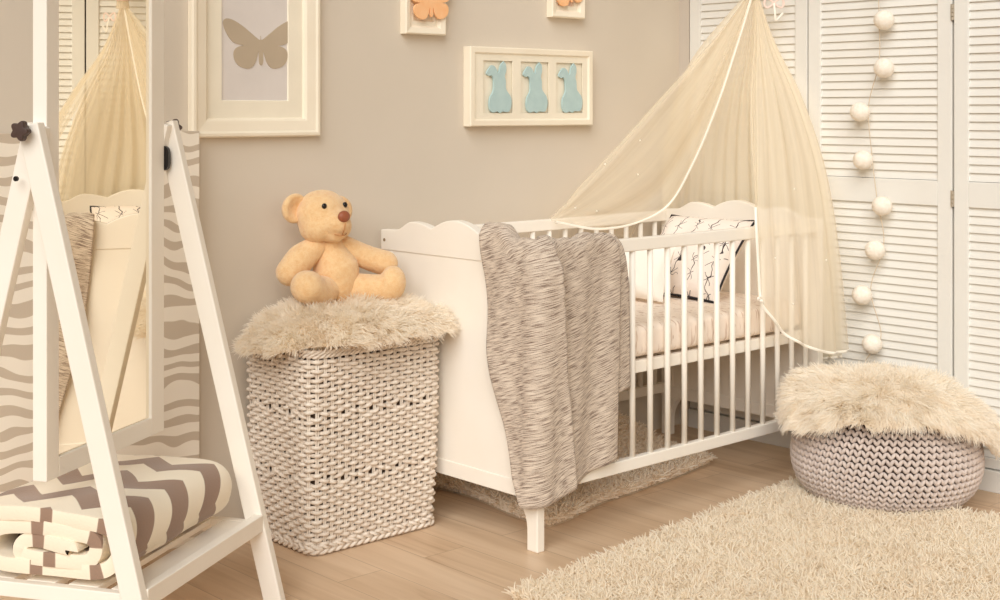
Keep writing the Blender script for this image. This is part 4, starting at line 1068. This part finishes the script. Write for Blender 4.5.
# ================================================================ RUGS
def rug(name, label, poly, height, cnt, L, mat, hole=None, zfun=None, lean=0.5, base='skin', rad=0.0021, backing=True):
    poly = np.array(poly, float); c = poly.mean(0)
    root = thing(name, (c[0], c[1], 0), label, 'rug')
    n = len(poly); zf = zfun or (lambda x, y: 0.0)
    # backing as a fan grid
    ring_ = uniform_cm(np.vstack([poly, poly[:1]]), 97)[:-1]; rows_ = []
    for t in np.linspace(0, 1, 24):
        q = c + (ring_ - c) * t; rows_.append(np.stack([q[:, 0], q[:, 1], np.array([zf(x, y) for x, y in q]) + 0.006], 1))
    G = np.stack(rows_, 1); bot = G[:, ::-1].copy(); bot[:, :, 2] -= 0.005
    MB().grid(G, closed=True).grid(bot, closed=True).build('woven_backing', M[base], root, smooth=True)
    mn, mx = ring_.min(0), ring_.max(0); P = np.zeros((0, 2))
    from mathutils.geometry import intersect_point_line
    while len(P) < cnt:
        q = rng.uniform(mn, mx, (cnt, 2)); x, y = q[:, 0], q[:, 1]; ins = np.zeros(len(q), bool); j = len(ring_) - 1
        for i in range(len(ring_)):
            xi, yi = ring_[i]; xj, yj = ring_[j]
            cr = ((yi > y) != (yj > y)) & (x < (xj - xi) * (y - yi) / (yj - yi + 1e-12) + xi); ins ^= cr; j = i
        q = q[ins]
        if hole is not None:
            q = q[np.hypot(q[:, 0] - hole[0], q[:, 1] - hole[1]) > hole[2]]
        P = np.vstack([P, q])
    P = P[:cnt]; z = np.array([zf(a, b) for a, b in P]) + 0.006
    P3 = np.c_[P, z]; C = clump_field(P3, 34, 2.0); up = np.tile(np.array([[0, 0, 1.0]]), (cnt, 1))
    ang = rng.uniform(0, 2 * PI, cnt); ln = np.stack([np.cos(ang), np.sin(ang), np.zeros(cnt)], 1) * (lean * rng.random(cnt) ** 0.7)[:, None]
    Ls = L * rng.uniform(0.75, 1.15, cnt); pts = [P3]; dr = up + ln * 0.6 + C * 0.7
    p = P3.copy()
    for k in range(4):
        dn = dr / np.linalg.norm(dr, axis=1)[:, None]; p = p + dn * (Ls / 4)[:, None]; p[:, 2] = np.maximum(p[:, 2], 0.004); pts.append(p); dr = dr + ln * 0.7 + np.array([0, 0, -0.16]) + rng.normal(0, 0.12, (cnt, 3))
    hair('shaggy_pile', np.stack(pts, 1), [rad, rad, rad * 0.95, rad * 0.85, rad * 0.5], M[mat], root)
    return root
def soft_rect(A, B_, C, D, n=10, wob=0.012, seed=0):
    out = []; cs = [A, B_, C, D]
    for k in range(4):
        p, q = np.array(cs[k]), np.array(cs[(k + 1) % 4])
        for i in range(n):
            t = i / n; r = p + (q - p) * t; nn = np.array([-(q - p)[1], (q - p)[0]]); nn /= np.linalg.norm(nn)
            out.append(r + nn * wob * mnoise.noise(Vector((r[0] * 4 + seed, r[1] * 4, 0))))
    return out
rug('shaggy_rug', 'large cream shaggy rug on the open floor before the crib and under the pouf',
    soft_rect((2.300, 2.435), (3.650, 2.570), (3.740, 1.95), (3.62, 0.9))[:-10] + [np.array((3.62, 0.9)), np.array((2.9, 0.9)), np.array((2.26, 0.95)), np.array((2.25, 1.5)), np.array((2.27, 2.0))],
    0.03, 135000, 0.044, 'pile', hole=(PX, PY, 0.20), rad=0.0019, lean=0.95)
def hump(x, y):
    a = math.exp(-(((x - 3.46) / 0.22) ** 2 + ((y - 3.34) / 0.15) ** 2)) * 0.16
    return a + 0.02 * math.exp(-((x - 2.85) / 0.1) ** 2) * 0
rug('shaggy_rug', 'smaller brownish shaggy rug pushed underneath the crib',
    soft_rect((2.80, 2.815), (3.70, 2.945), (3.73, 3.36), (2.82, 3.36), seed=4, wob=0.035), 0.03, 17000, 0.044, 'pile2', zfun=hump, rad=0.0030, lean=1.1)
